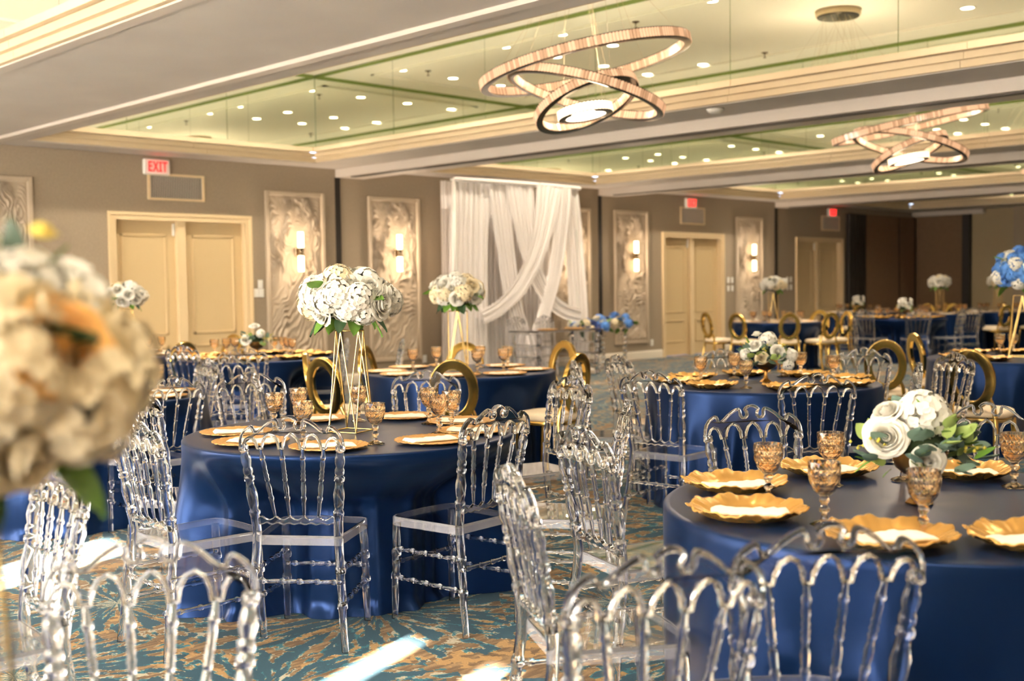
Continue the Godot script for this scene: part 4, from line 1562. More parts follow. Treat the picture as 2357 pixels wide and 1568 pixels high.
	downlight(Vector3(cx + 1.4, CEIL, -7.12), "alone beside the chandelier canopy, far side, %s coffer" % ["nearest", "second", "third", "fourth"][n])
	downlight(Vector3(cx - 0.95, CEIL, -5.44), "alone beside the chandelier canopy, near side, %s coffer" % ["nearest", "second", "third", "fourth"][n])
	var sk := -1
	for p in [Vector3(cx + 1.25, CEIL, -8.25), Vector3(cx - 1.35, CEIL, -8.25), Vector3(cx + 1.1, CEIL, -12.0), Vector3(cx + 1.2, CEIL, -4.4)]:
		sk += 1
		if not protos.has("sprinkler"):
			var s := Geo.new()
			s.lathe([Vector2(0, -0.07), Vector2(0.022, -0.068), Vector2(0.022, -0.064), Vector2(0.006, -0.058), Vector2(0.008, -0.02), Vector2(0.04, -0.008), Vector2(0.045, 0), Vector2(0, 0)], 12)
			protos.sprinkler = s.mesh(true)
		single("sprinkler", protos.sprinkler, M.nickel, "small sprinkler head %s, %s coffer" % [["beyond the chandelier canopy at the far side", "beyond the chandelier canopy at the near side", "near the back wall", "in front of the chandelier"][sk], ["nearest", "second", "third", "fourth", "fifth"][n]], "sprinkler", p, 0.0, "sprinklers in the %s coffer" % ["nearest", "second", "third", "fourth"][n])


func downlight(at: Vector3, where: String) -> void:
	if not protos.has("ring"):
		var a := Geo.new()
		a.lathe([Vector2(0.068, -0.004), Vector2(0.085, -0.007), Vector2(0.092, -0.003), Vector2(0.092, 0), Vector2(0.07, 0), Vector2(0.068, -0.004)], 24)
		protos.ring = a.mesh(true)
		var b := Geo.new()
		b.lathe([Vector2(0, -0.005), Vector2(0.05, -0.005), Vector2(0.069, -0.003), Vector2(0.069, 0), Vector2(0, 0)], 24)
		protos.lens = b.mesh(true)
	var t := thing("ceiling_downlight", "lit ceiling downlight, " + where, "downlight", at, 0.0, "ceiling downlights")
	part("trim_ring", protos.ring, M.white, t)
	part("lamp_lens", protos.lens, M.down, t)
	var l := SpotLight3D.new()
	l.name = "downlight_beam"
	l.light_color = Color(1.0, 0.94, 0.85)
	l.light_energy = DOWN_E
	l.spot_angle = 62.0
	l.spot_angle_attenuation = 0.7
	l.spot_range = 30.0
	l.spot_attenuation = 2.0
	l.light_size = 0.06
	l.shadow_enabled = true
	l.position = Vector3(0, -0.02, 0)
	l.rotation.x = -PI / 2
	t.add_child(l)


func crystal_ring(rad: float, high: float, wide: float) -> Array:
	var cnt := int(TAU * rad / 0.028)
	var tones := [Geo.new(), Geo.new()]
	for i in cnt:
		var g: Geo = tones[0 if rng.randf() < 0.68 else 1]
		var q0 := TAU * i / cnt
		var q1 := TAU * (i + 0.94) / cnt
		for s in [1.0, -1.0]:
			var e0: float = rad + s * (wide * 0.5 - 0.003)
			var e1: float = rad + s * (wide * 0.5 + 0.005)
			var p := []
			for q in [[q0, e0], [lerpf(q0, q1, 0.5), e1], [q1, e0]]:
				for y in [-0.5, 0.5]:
					p.append(Vector3(cos(q[0]) * q[1], y * high * 0.97, sin(q[0]) * q[1]))
			if s > 0:
				g.quad(p[0], p[2], p[3], p[1])
				g.quad(p[2], p[4], p[5], p[3])
			else:
				g.quad(p[1], p[3], p[2], p[0])
				g.quad(p[3], p[5], p[4], p[2])
	var f := Geo.new()
	for s in [-0.5, 0.5]:
		f.lathe([Vector2(rad - wide * 0.5, s * high - 0.004), Vector2(rad + wide * 0.5, s * high - 0.004), Vector2(rad + wide * 0.5, s * high + 0.004), Vector2(rad - wide * 0.5, s * high + 0.004), Vector2(rad - wide * 0.5, s * high - 0.004)], 72)
	f.lathe([Vector2(rad, -high * 0.48), Vector2(rad, high * 0.48)], 48)
	return [tones[0].mesh(), f.mesh(), tones[1].mesh()]


func chandelier(n: int, at: Vector3) -> void:
	var t := thing("chandelier", "chandelier of tilted crystal rings hanging in the %s coffer" % ["", "second, nearest", "third, further right", "fourth, cut by the frame"][n], "chandelier", Vector3(at.x, CEIL, at.z))
	var R := right_dir()
	var F := ahead_dir()
	if not protos.has("rings"):
		protos.rings = [crystal_ring(0.865, 0.075, 0.06), crystal_ring(0.645, 0.07, 0.055), crystal_ring(0.43, 0.07, 0.055), crystal_ring(0.2, 0.075, 0.06)]
		var cg := Geo.new()
		cg.lathe([Vector2(0, -0.075), Vector2(0.22, -0.075), Vector2(0.225, -0.07), Vector2(0.225, -0.062), Vector2(0, -0.062)], 40)
		protos.canopy_plate = cg.mesh(true)
		cg = Geo.new()
		cg.lathe([Vector2(0, -0.061), Vector2(0.235, -0.061), Vector2(0.24, -0.055), Vector2(0.24, 0), Vector2(0, 0)], 40)
		protos.canopy = cg.mesh(true)
		cg = Geo.new()
		cg.lathe([Vector2(0, -0.012), Vector2(0.13, -0.012), Vector2(0.15, -0.006), Vector2(0.15, 0.01), Vector2(0, 0.012)], 32)
		protos.hot = cg.mesh(true)
	var can := part("canopy", protos.canopy, M.cream, t)
	part("canopy_plate", protos.canopy_plate, M.chrome, can)
	# side, height, depth of the ring's middle; roll and lean of its plane
	var spec := [[0.0, -1.09, 0.0, 11.5, 0.0], [0.01, -1.33, 0.0, -15.0, 1.5], [0.01, -1.41, 0.0, 20.0, 15.0], [0.0, -1.49, 0.0, 9.0, 4.0]]
	for k in 4:
		var s: Array = spec[k]
		var c: Vector3 = R * s[0] + Vector3.UP * s[1] + F * s[2]
		var nrm := Vector3.UP.rotated(F, deg_to_rad(-s[3])) if false else (Vector3.UP * cos(deg_to_rad(s[3])) - R * sin(deg_to_rad(s[3])))
		nrm = (nrm * cos(deg_to_rad(s[4])) + F * sin(deg_to_rad(s[4]))).normalized()
		var bx := nrm.cross(F).normalized()
		if bx.dot(R) < 0:
			bx = -bx
		var b := Basis(bx, nrm, bx.cross(nrm))
		var ring := part("crystal_ring", protos.rings[k][0], M.crystal if k < 3 else M.crystal_hot, t, Transform3D(b, c))
		tag(ring, "", "", "", "stuff")
		tag(part("crystal_ring", protos.rings[k][2], M.crystal_dim if k < 3 else M.crystal_hot, t, Transform3D(b, c)), "", "", "", "stuff")
		part("ring_frame", protos.rings[k][1], M.chrome, t, Transform3D(b, c))
		if k == 3:
			part("lamp_disc", protos.hot, M.crystal_hot, t, Transform3D(b, c))
		var rad: float = [0.865, 0.645, 0.43, 0.2][k]
		for q in [5, 4, 3, 3][k]:
			var a: float = TAU * q / [5, 4, 3, 3][k] + k * 0.5
			var p := c + b * Vector3(cos(a) * rad, 0.035, sin(a) * rad)
			var g := Geo.new()
			g.tube([Vector3(cos(a) * 0.15, -0.075, sin(a) * 0.15), p], [0.0013, 0.0013], 4, false)
			part("cable", g.mesh(), M.cable, t)
		var l := OmniLight3D.new()
		l.name = "chandelier_light"
		l.light_color = Color(1.0, 0.9, 0.78)
		l.light_energy = CHAND_E * [0.35, 0.3, 0.2, 0.15][k]
		l.light_size = 0.12
		l.omni_range = 30.0
		l.omni_attenuation = 2.0
		l.shadow_enabled = true
		l.position = c + Vector3(0, 0.3 if k != 3 else -0.1, 0)
		t.add_child(l)


# ---------------------------------------------------------------- things on the walls
func build_wall_things() -> void:
	# relief panels with sconces
	var f := noise(5, 1.6, 3)
	var f2 := noise(15, 3.2, 2)
	var rows := []
	var W := 0.87
	var H := 2.35
	for j in 161:
		var r := PackedVector3Array()
		var y := H * j / 160.0
		for i in 81:
			var x := W * i / 80.0
			var lean := 0.7 + 0.5 * f.get_noise_2d(x * 0.8, y * 0.45)
			var ph := (x * 1.0 - y * lean) * 66.0 + 7.0 * f.get_noise_2d(x + 4, y * 0.8) + 2.0 * f2.get_noise_2d(x * 2, y)
			var amp := clampf(0.6 + 0.9 * f2.get_noise_2d(x * 1.1 + 9, y * 0.55), 0.25, 1.0)
			var edge := smoothstep(0.0, 0.05, minf(minf(x, W - x), minf(y, H - y)))
			var h := pow(0.5 + 0.5 * sin(ph), 1.6) * amp
			r.append(Vector3(x - W / 2, y, 0.008 + 0.042 * h * edge))
		rows.append(r)
	var relief := Geo.new()
	relief.grid(rows)
	var rm := relief.mesh()
	var border := Geo.new()
	for q in [[-0.495, 0, -0.435, 2.47], [0.435, 0, 0.495, 2.47], [-0.435, 0, 0.435, 0.06], [-0.435, 2.41, 0.435, 2.47]]:
		border.rbox(Vector3(q[2] - q[0], q[3] - q[1], 0.034), 0.007, Transform3D(Basis(), Vector3((q[0] + q[2]) / 2, (q[1] + q[3]) / 2, 0.016)))
	var bm := border.mesh()
	var tube := Geo.new()
	tube.lathe([Vector2(0, 0), Vector2(0.038, 0), Vector2(0.042, 0.005), Vector2(0.042, 0.215), Vector2(0.038, 0.22), Vector2(0, 0.22)], 20)
	var tm := tube.mesh(true)
	var where := ["at the left edge, cut by the frame", "between the first doors and a dark channel", "left of the white drape", "half hidden behind the drape", "between the drape and the second doors", "right of the second doors"]
	var xs := [5.05, 9.213, 10.984, 14.965, 16.6, 20.479]
	for k in 6:
		var t := thing("wall_panel", "tall taupe wall panel with wavy feathered relief " + where[k], "wall panel", Vector3(xs[k], 0.3, WALL_Z), 0.0, "relief wall panels")
		part("relief_field", rm, M.relief, t, Transform3D(Basis(), Vector3(0, 0.06, 0)))
		part("border", bm, M.relief, t)
		if k == 0:
			continue
		var s := thing("wall_sconce", "lit two-tube wall sconce on the relief panel " + where[k], "sconce", Vector3(xs[k], 1.93, WALL_Z + 0.03), 0.0, "wall sconces")
		var g := Geo.new()
		g.rbox(Vector3(0.075, 0.13, 0.02), 0.005, Transform3D(Basis(), Vector3(0, 0, 0.01)))
		part("back_plate", g.mesh(true), M.nickel, s)
		g = Geo.new()
		g.rbox(Vector3(0.03, 0.05, 0.07), 0.006, Transform3D(Basis(), Vector3(0, 0, 0.05)))
		g.lathe([Vector2(0, -0.055), Vector2(0.046, -0.055), Vector2(0.046, -0.03), Vector2(0.03, -0.026), Vector2(0.03, 0.026), Vector2(0.046, 0.03), Vector2(0.046, 0.055), Vector2(0, 0.055)], 20, Vector3(0, 0, 0.1))
		part("bracket", g.mesh(true), M.nickel, s)
		for d in [0.056, -0.276]:
			part("lamp_tube", tm, M.sconce, s, Transform3D(Basis(), Vector3(0, d, 0.1)))
			for e in [0.06, 0.16]:
				var l := OmniLight3D.new()
				l.name = "sconce_light"
				l.light_color = Color(1.0, 0.9, 0.78)
				l.light_energy = SCONCE_E
				l.light_size = 0.035
				l.omni_range = 30.0
				l.omni_attenuation = 2.0
				l.shadow_enabled = true
				l.position = Vector3(0, d + e, 0.1)
				s.add_child(l)
	# exit signs and air grilles over the doors
	var ord := ["first", "second", "third"]
	var ex := [7.12, 18.42, 23.8]
	var vx := [7.405, 18.505, 23.775]
	var font := SystemFont.new()
	font.font_names = PackedStringArray(["Droid Sans"])
	font.font_weight = 700
	for k in 3:
		var t := thing("exit_sign", "red lit EXIT sign over the %s double doors" % ord[k], "sign", Vector3(ex[k], 2.985, WALL_Z), 0.0, "exit signs")
		var g := Geo.new()
		g.rbox(Vector3(0.35, 0.2, 0.06), 0.012, Transform3D(Basis(), Vector3(0, 0, 0.03)))
		part("housing", g.mesh(true), M.white, t)
		var tx := TextMesh.new()
		tx.text = "EXIT"
		tx.font = font
		tx.font_size = 64
		tx.pixel_size = 0.0021
		tx.depth = 0.006
		part("sign_letters", tx, M.exit, t, Transform3D(Basis.from_scale(Vector3(0.95, 1.35, 1)), Vector3(0, 0, 0.064)))
		var l := OmniLight3D.new()
		l.name = "exit_glow"
		l.light_color = Color(1, 0.15, 0.12)
		l.light_energy = 0.004
		l.light_size = 0.05
		l.omni_range = 10.0
		l.omni_attenuation = 2.0
		l.shadow_enabled = true
		l.position = Vector3(0, 0, 0.12)
		t.add_child(l)
		var v := thing("air_grille", "pale wall air grille with dark upright slats over the %s double doors" % ord[k], "vent", Vector3(vx[k], 2.74, WALL_Z), 0.0, "air grilles")
		g = Geo.new()
		for q in [[-0.4, -0.17, -0.365, 0.17], [0.365, -0.17, 0.4, 0.17], [-0.365, -0.17, 0.365, -0.14], [-0.365, 0.14, 0.365, 0.17]]:
			g.rbox(Vector3(q[2] - q[0], q[3] - q[1], 0.02), 0.004, Transform3D(Basis(), Vector3((q[0] + q[2]) / 2, (q[1] + q[3]) / 2, 0.01)))
		part("grille_frame", g.mesh(), M.frame, v)
		part("grille_back", boxmesh(Vector3(-0.365, -0.14, 0), Vector3(0.365, 0.14, 0.003)), M.dark, v)
		for q in 30:
			var x := -0.355 + 0.71 * q / 29.0
			part("slat", boxmesh(Vector3(x - 0.0045, -0.14, 0.003), Vector3(x + 0.0045, 0.14, 0.014)), M.grille, v)
	# switches and sockets
	var plates := [[8.625, 1.485, "upper switch plate left of the first lit sconce"], [8.56, 1.365, "lower left switch plate left of the first lit sconce"], [8.64, 1.365, "lower right switch plate left of the first lit sconce"], [19.72, 1.47, "upper left switch plate right of the second doors"], [19.86, 1.47, "upper right switch plate right of the second doors"], [19.72, 1.3, "lower left switch plate right of the second doors"], [19.86, 1.3, "lower right switch plate right of the second doors"], [21.95, 1.47, "upper left switch plate left of the third doors"], [22.1, 1.47, "upper right switch plate left of the third doors"], [21.95, 1.3, "lower left switch plate left of the third doors"], [22.1, 1.3, "lower right switch plate left of the third doors"], [11.55, 0.3, "white socket plate low on the wall left of the drape"], [17.2, 0.3, "white socket plate low on the wall left of the second doors"]]
	for p in plates:
		var t := thing("wall_plate", "small white " + p[2], "switch plate" if p[1] > 1 else "socket", Vector3(p[0], p[1], WALL_Z))
		var g := Geo.new()
		g.rbox(Vector3(0.075, 0.115, 0.008), 0.003, Transform3D(Basis(), Vector3(0, 0, 0.004)))
		part("plate", g.mesh(true), M.white, t)
		g = Geo.new()
		g.rbox(Vector3(0.03, 0.06, 0.006), 0.002, Transform3D(Basis(), Vector3(0, 0, 0.010)))
		part("rocker", g.mesh(true), M.white, t)
	# folding partition panels stacked in the far right corner
	var pan := [
		[24.45, 24.62, "dark edge of the leftmost stacked partition panel by the third doors", M.dark, 3.0], [24.66, 24.83, "dark edge of the second stacked partition panel by the third doors", M.dark, 3.0], [24.87, 25.2, "dark edge of the third stacked partition panel by the third doors", M.dark, 3.0],
		[25.24, 26.88, "wide brown fabric partition panel left of the room's corner", M.brown, 3.0], [26.98, 27.74, "narrow brown fabric partition panel in the room's corner", M.brown, 3.0]]
	for p in pan:
		var g := Geo.new()
		g.rbox(Vector3(p[1] - p[0], p[4] - 0.02, 0.1), 0.01, Transform3D(Basis(), Vector3(0, p[4] / 2, 0.06)))
		var o := thing("partition_panel", p[2], "partition", Vector3((p[0] + p[1]) / 2, 0, WALL_Z), 0.0, "folding partition panels")
		part("panel_body", g.mesh(true), p[3], o)
		g = Geo.new()
		g.box(Vector3((p[1] - p[0]) / 2, 0.0, 0.01), Vector3((p[1] - p[0]) / 2 + 0.03, p[4] - 0.02, 0.118))
		part("edge_seal", g.mesh(), M.dark, o)
	var e := thing("partition_panel", "brown fabric partition panel on the end wall right of the corner", "partition", Vector3(END_X, 0, -12.9), -PI / 2, "folding partition panels")
	var eg := Geo.new()
	eg.rbox(Vector3(1.18, 3.0, 0.1), 0.01, Transform3D(Basis(), Vector3(0, 1.51, 0.06)))
	part("panel_body", eg.mesh(true), M.brown, e)
	eg = Geo.new()
	eg.box(Vector3(0.6, 0.0, 0.0), Vector3(0.78, 3.01, 0.16))
	part("edge_seal", eg.mesh(), M.dark, e)
	struct("trim_6", boxmesh(Vector3(END_X - 0.12, 3.02, WALL_Z), Vector3(END_X, SOFFIT, -11.8)), M.header, "pale ceiling strip over the corner panels")
	struct("trim_7", boxmesh(Vector3(END_X - 0.012, 1.93, -12.1), Vector3(END_X, 1.99, -11.04)), M.beige, "dark line across the beige end wall")
	struct("trim_8", boxmesh(Vector3(END_X - 0.3, 0, -11.0), Vector3(END_X, SOFFIT, -10.2)), M.wall, "grey column at the right edge of the end wall")


# ---------------------------------------------------------------- the white drape and what stands before it
func build_backdrop() -> void:
	var z := -13.0
	var t := thing("backdrop_frame", "white pipe frame behind the drape with round floor plates", "stand", Vector3(0, 0, 0))
	for q in [[11.68, z, 11.68, 3.03], [14.42, z, 14.42, 3.03]]:
		var g := Geo.new()
		g.tube([Vector3(q[0], 0.01, q[1]), Vector3(q[2], q[3], z)], [0.02, 0.02], 10)
		part("upright", g.mesh(true), M.white, t)
	for x in [11.68, 14.74]:
		var g := Geo.new()
		g.lathe([Vector2(0, 0), Vector2(0.24, 0), Vector2(0.24, 0.008), Vector2(0.23, 0.012), Vector2(0, 0.014)], 28, Vector3(x, 0, z if x < 12 else -12.92))
		part("floor_plate", g.mesh(true), M.white, t)
	var bar := Geo.new()
	bar.tube([Vector3(11.6, 3.03, z), Vector3(14.5, 3.03, z)], [0.018, 0.018], 10)
	part("crossbar", bar.mesh(true), M.white, t)
	var drapes := [
		["rear white sheer curtain behind the crossed swags", [Vector2(12.97, 3.04), Vector2(12.97, 0.02)], 2.35, 24.0, 0.03, 0.0, -13.38],
		["narrow white sheer curtain at the far left edge behind the drape", [Vector2(11.92, 3.04), Vector2(11.9, 0.02)], 0.55, 6.0, 0.028, 0.0, -13.3],
		["straight white curtain at the left of the drape", [Vector2(12.05, 3.03), Vector2(11.98, 1.5), Vector2(11.95, 0.02)], 0.78, 7.0, 0.03, 0.0, -13.02],
		["left white swag falling from the top towards the lower middle", [Vector2(12.57, 3.03), Vector2(12.72, 1.95), Vector2(12.92, 1.0), Vector2(13.25, 0.3), Vector2(13.3, 0.02)], 0.44, 5.0, 0.028, 0.35, -12.97],
		["white swag sweeping from the top left down to the right curtain", [Vector2(13.0, 3.03), Vector2(13.16, 2.1), Vector2(13.46, 1.4), Vector2(13.92, 1.02), Vector2(14.42, 0.9)], 0.62, 6.0, 0.024, 0.62, -12.93],
		["white swag sweeping from the top right down to the left, over the other", [Vector2(13.62, 3.03), Vector2(13.42, 2.2), Vector2(13.05, 1.55), Vector2(12.6, 1.15), Vector2(12.1, 0.93)], 0.6, 6.0, 0.024, 0.62, -12.88],
		["right white swag falling slantwise towards the lower middle", [Vector2(14.0, 3.03), Vector2(13.86, 1.95), Vector2(13.58, 1.1), Vector2(13.22, 0.4), Vector2(13.1, 0.02)], 0.4, 5.0, 0.026, 0.42, -12.91],
		["straight white curtain at the right of the drape", [Vector2(14.27, 3.03), Vector2(14.42, 1.5), Vector2(14.5, 0.02)], 0.36, 5.0, 0.03, -0.3, -13.0]]
	for d in drapes:
		single("drape", fold_sheet(d[1], d[2], d[3], d[4], d[5], 44), M.sheer, d[0], "drape", Vector3(0, 0, d[6]))
	var hem := Geo.new()
	hem.tube([Vector3(11.62, 3.035, z + 0.05), Vector3(12.5, 3.04, z + 0.08), Vector3(13.5, 3.04, z + 0.09), Vector3(14.46, 3.035, z + 0.05)], [0.03, 0.034, 0.034, 0.03], 8)
	single("drape", hem.mesh(true), M.sheer, "rolled white cloth along the top bar of the drape", "drape")
	# clear table for two
	var tb := thing("acrylic_table", "clear acrylic table in front of the white drape", "table", Vector3(13.05, 0, -12.2), 0.0)
	var g := Geo.new()
	g.rbox(Vector3(1.5, 0.025, 0.62), 0.005, Transform3D(Basis(), Vector3(0, 0.715, 0)))
	part("table_top", g.mesh(true), M.acrylic, tb)
	for x in [-0.66, 0.66]:
		for k in 4:
			g = Geo.new()
			g.rbox(Vector3(0.12, 0.168, 0.5), 0.012, Transform3D(Basis(), Vector3(x, 0.0855 + 0.171 * k, 0)))
			part("leg_block", g.mesh(true), M.acrylic, tb)
	for x in [-0.22, 0.4]:
		single("charger_plate", protos_get("charger"), M.charger, "gold charger plate on the clear table, %s" % ["left one", "right one"][0 if x < 0 else 1], "plate", Vector3(13.05 + x, 0.7275, -12.2))
	if not protos.has("clear"):
		protos.clear = make_clear_chair()
	for x in [12.75, 13.4]:
		copy_of(protos.clear, "acrylic_chair", "clear acrylic chair behind the clear table before the drape, %s of two" % ["left" if x < 13 else "right"][0], "chair", Vector3(x, 0, -12.55), PI, "chairs at the clear table")
	# crystal columns under a garland
	for x in [14.72, 15.3]:
		var c := thing("crystal_column", "clear crystal column stand under the blue and white garland, %s of two" % ("left" if x < 15 else "right"), "stand", Vector3(x, 0, -12.7))
		g = Geo.new()
		g.lathe([Vector2(0, 0), Vector2(0.1, 0), Vector2(0.1, 0.012), Vector2(0.05, 0.03), Vector2(0.02, 0.05), Vector2(0, 0.05)], 16)
		part("foot", g.mesh(true), M.acrylic, c)
		g = Geo.new()
		var prof := [Vector2(0, 0.05)]
		for k in 6:
			var y := 0.05 + 0.08 * k
			prof.append_array([Vector2(0.018, y), Vector2(0.04, y + 0.02), Vector2(0.045, y + 0.04), Vector2(0.04, y + 0.06), Vector2(0.018, y + 0.079)])
		prof.append_array([Vector2(0.06, 0.545), Vector2(0.07, 0.56), Vector2(0, 0.56)])
		g.lathe(prof, 10)
		g.flat()
		part("column", g.mesh(true), M.acrylic, c)
	var gar := thing("flower_garland", "blue and white flower garland resting on two crystal columns", "flowers", Vector3(14.72, 0.56, -12.7))
	var rg := RandomNumberGenerator.new()
	rg.seed = 77
	for k in 54:
		var x := rg.randf_range(-0.78, 0.72)
		var q := rg.randf_range(0.3, 2.84)
		var rr := 0.21 * sqrt(maxf(0.15, 1.0 - pow(x / 0.85, 2.0)))
		var y := 0.17 + sin(q) * rr * rg.randf_range(0.3, 1.0) - 0.05 + 0.03 * sin(x * 5.0)
		var d := Vector3(x * 0.6, sin(q) * 0.8, absf(cos(q)) * 0.8 if k % 3 else -0.5).normalized()
		var mm: StandardMaterial3D = [M.petal, M.cream_petal, M.blue_petal, M.petal, M.navy_petal, M.blue_petal][k % 6]
		part("hydrangea" if k % 2 else "rose", protos.hyd[0] if k % 2 else protos.roses[1], mm, gar, aim(Vector3(x, y, cos(q) * rr * (1.0 if k % 3 else -0.6)), d, rg.randf_range(0.06, 0.09), rg.randf() * TAU))
	for k in 40:
		var x := rg.randf_range(-0.8, 0.75)
		var q := rg.randf_range(-0.6, 3.7)
		part("leaf", protos.leaf, M.leaf if k % 3 else M.darkleaf, gar, aim(Vector3(x, 0.12 + 0.08 * sin(q), 0.1 * cos(q)), Vector3(signf(x) * 0.5, sin(q) - 0.1, cos(q)).normalized(), rg.randf_range(0.1, 0.15), rg.randf_range(-1, 1), true))


func protos_get(what: String) -> Mesh:
	if not protos.has(what):
		match what:
			"charger":
				protos[what] = charger_mesh(false)
			"wavy":
				protos[what] = charger_mesh(true)
	return protos[what]


# ---------------------------------------------------------------- tables, chairs and settings
func build_tables() -> void:
	if not protos.has("clear"):
		protos.clear = make_clear_chair()
	protos.gold = make_gold_chair()
	protos.goblet = make_goblet()
	protos.napkins = [napkin_mesh(1), napkin_mesh(2), napkin_mesh(3)]
	var dents := {}
	for k in TABLES:
		dents[k] = []
	for spec in [[CLEAR, protos.clear, "acrylic_chair", 0.25, "clear chairs round the tables"], [GOLD, protos.gold, "gold_chair", 0.24, "gold oval-back chairs round the tables"]]:
		for c in spec[0]:
			var p := Vector2(c[1], c[2])
			var deg: float = c[3] if c[3] < 900 else towards(p, TABLES[c[0]])
			var fwd := Vector2(sin(deg_to_rad(deg)), -cos(deg_to_rad(deg)))
			var o: Vector2 = p + fwd * spec[3]
			copy_of(spec[1], spec[2], c[4], "chair", Vector3(o.x, 0, o.y), facing_turn(deg), spec[4])
			note_dent(dents, c[0], o, fwd)
	for c in FAR:
		var tc: Vector2 = TABLES[c[0]]
		var R := right_dir()
		var F := ahead_dir()
		var p: Vector2 = tc + Vector2(R.x, R.z) * c[1] + Vector2(F.x, F.z) * c[2]
		var deg: float = c[3] if c[3] < 900 else towards(p, tc)
		var fwd := Vector2(sin(deg_to_rad(deg)), -cos(deg_to_rad(deg)))
		var o: Vector2 = p + fwd * 0.2
		copy_of(protos.gold if c[4] == 1 else protos.clear, "gold_chair" if c[4] == 1 else "acrylic_chair", c[5], "chair", Vector3(o.x, 0, o.y), facing_turn(deg), "chairs at the far tables")
		note_dent(dents, c[0], o, fwd)
	var n := 0
	for k in TABLES:
		n += 1
		var tc: Vector2 = TABLES[k]
		single("tablecloth", cloth_mesh(n * 13 + 2, dents[k]), M.satin, "navy satin floor-length cloth over the " + TABLE_WORDS[k], "tablecloth", Vector3(tc.x, 0, tc.y), 0.0, "navy satin tablecloths")
		settings(k, tc)
	protos.clear.free()
	protos.gold.free()
	protos.goblet.free()


func note_dent(dents: Dictionary, k: String, o: Vector2, fwd: Vector2) -> void:
	# where a seat pushes the cloth in: the middle of its front edge as seen from the table
	var front: Vector2 = o + fwd * 0.21 - TABLES[k]
	if front.length() < 0.8 and front.length() > 0.05:
		dents[k].append([atan2(front.y, front.x), front.length()])


func settings(k: String, tc: Vector2) -> void:
	var plates: Array = []
	var cups: Array = []
	if PLATES.has(k):
		plates = PLATES[k]
		cups = GOBLETS[k]
	elif k in ["I", "J", "P", "M", "K", "L"]:
		for q in 8:
			var a := TAU * q / 8 + 0.2
			plates.append(tc + Vector2(cos(a), sin(a)) * 0.57)
			cups.append(tc + Vector2(cos(a + 0.3), sin(a + 0.3)) * 0.42)
	else:
		return
	var wavy := k in ["B", "C", "E", "H", "J"]
	var y := 0.757
	var words := placed_words(plates, tc)
	for q in plates.size():
		var p: Vector2 = plates[q]
		var turn := rng.randf() * TAU
		single("charger_plate", protos_get("wavy" if wavy else "charger"), M.charger_gloss if wavy else M.charger, "%s charger plate, %s, %s" % ["gold scalloped" if wavy else "gold embossed", words[q], TABLE_WORDS[k]], "plate", Vector3(p.x, y, p.y), turn, "gold charger plates")
		var out := (p - tc).angle()
		var nt: float = -0.7797 + [0.25, -0.3, 0.1, 0.5, -0.15, 0.0, 0.35, -0.4][q % 8]
		var inward := (tc - p).normalized() * 0.01
		single("napkin", protos.napkins[q % 3], M.napkin, "folded ivory napkin, %s, %s" % [words[q], TABLE_WORDS[k]], "napkin", Vector3(p.x + inward.x, y + (0.0055 if wavy else 0.0045), p.y + inward.y), nt, "folded napkins").scale = Vector3(1.15, 1.0, 1.12)
	words = placed_words(cups, tc)
	for q in cups.size():
		var p: Vector2 = cups[q]
		copy_of(protos.goblet, "goblet", "amber cut-glass goblet, %s, %s" % [words[q], TABLE_WORDS[k]], "goblet", Vector3(p.x, y, p.y), rng.randf() * TAU, "amber goblets").scale = Vector3.ONE * 1.06


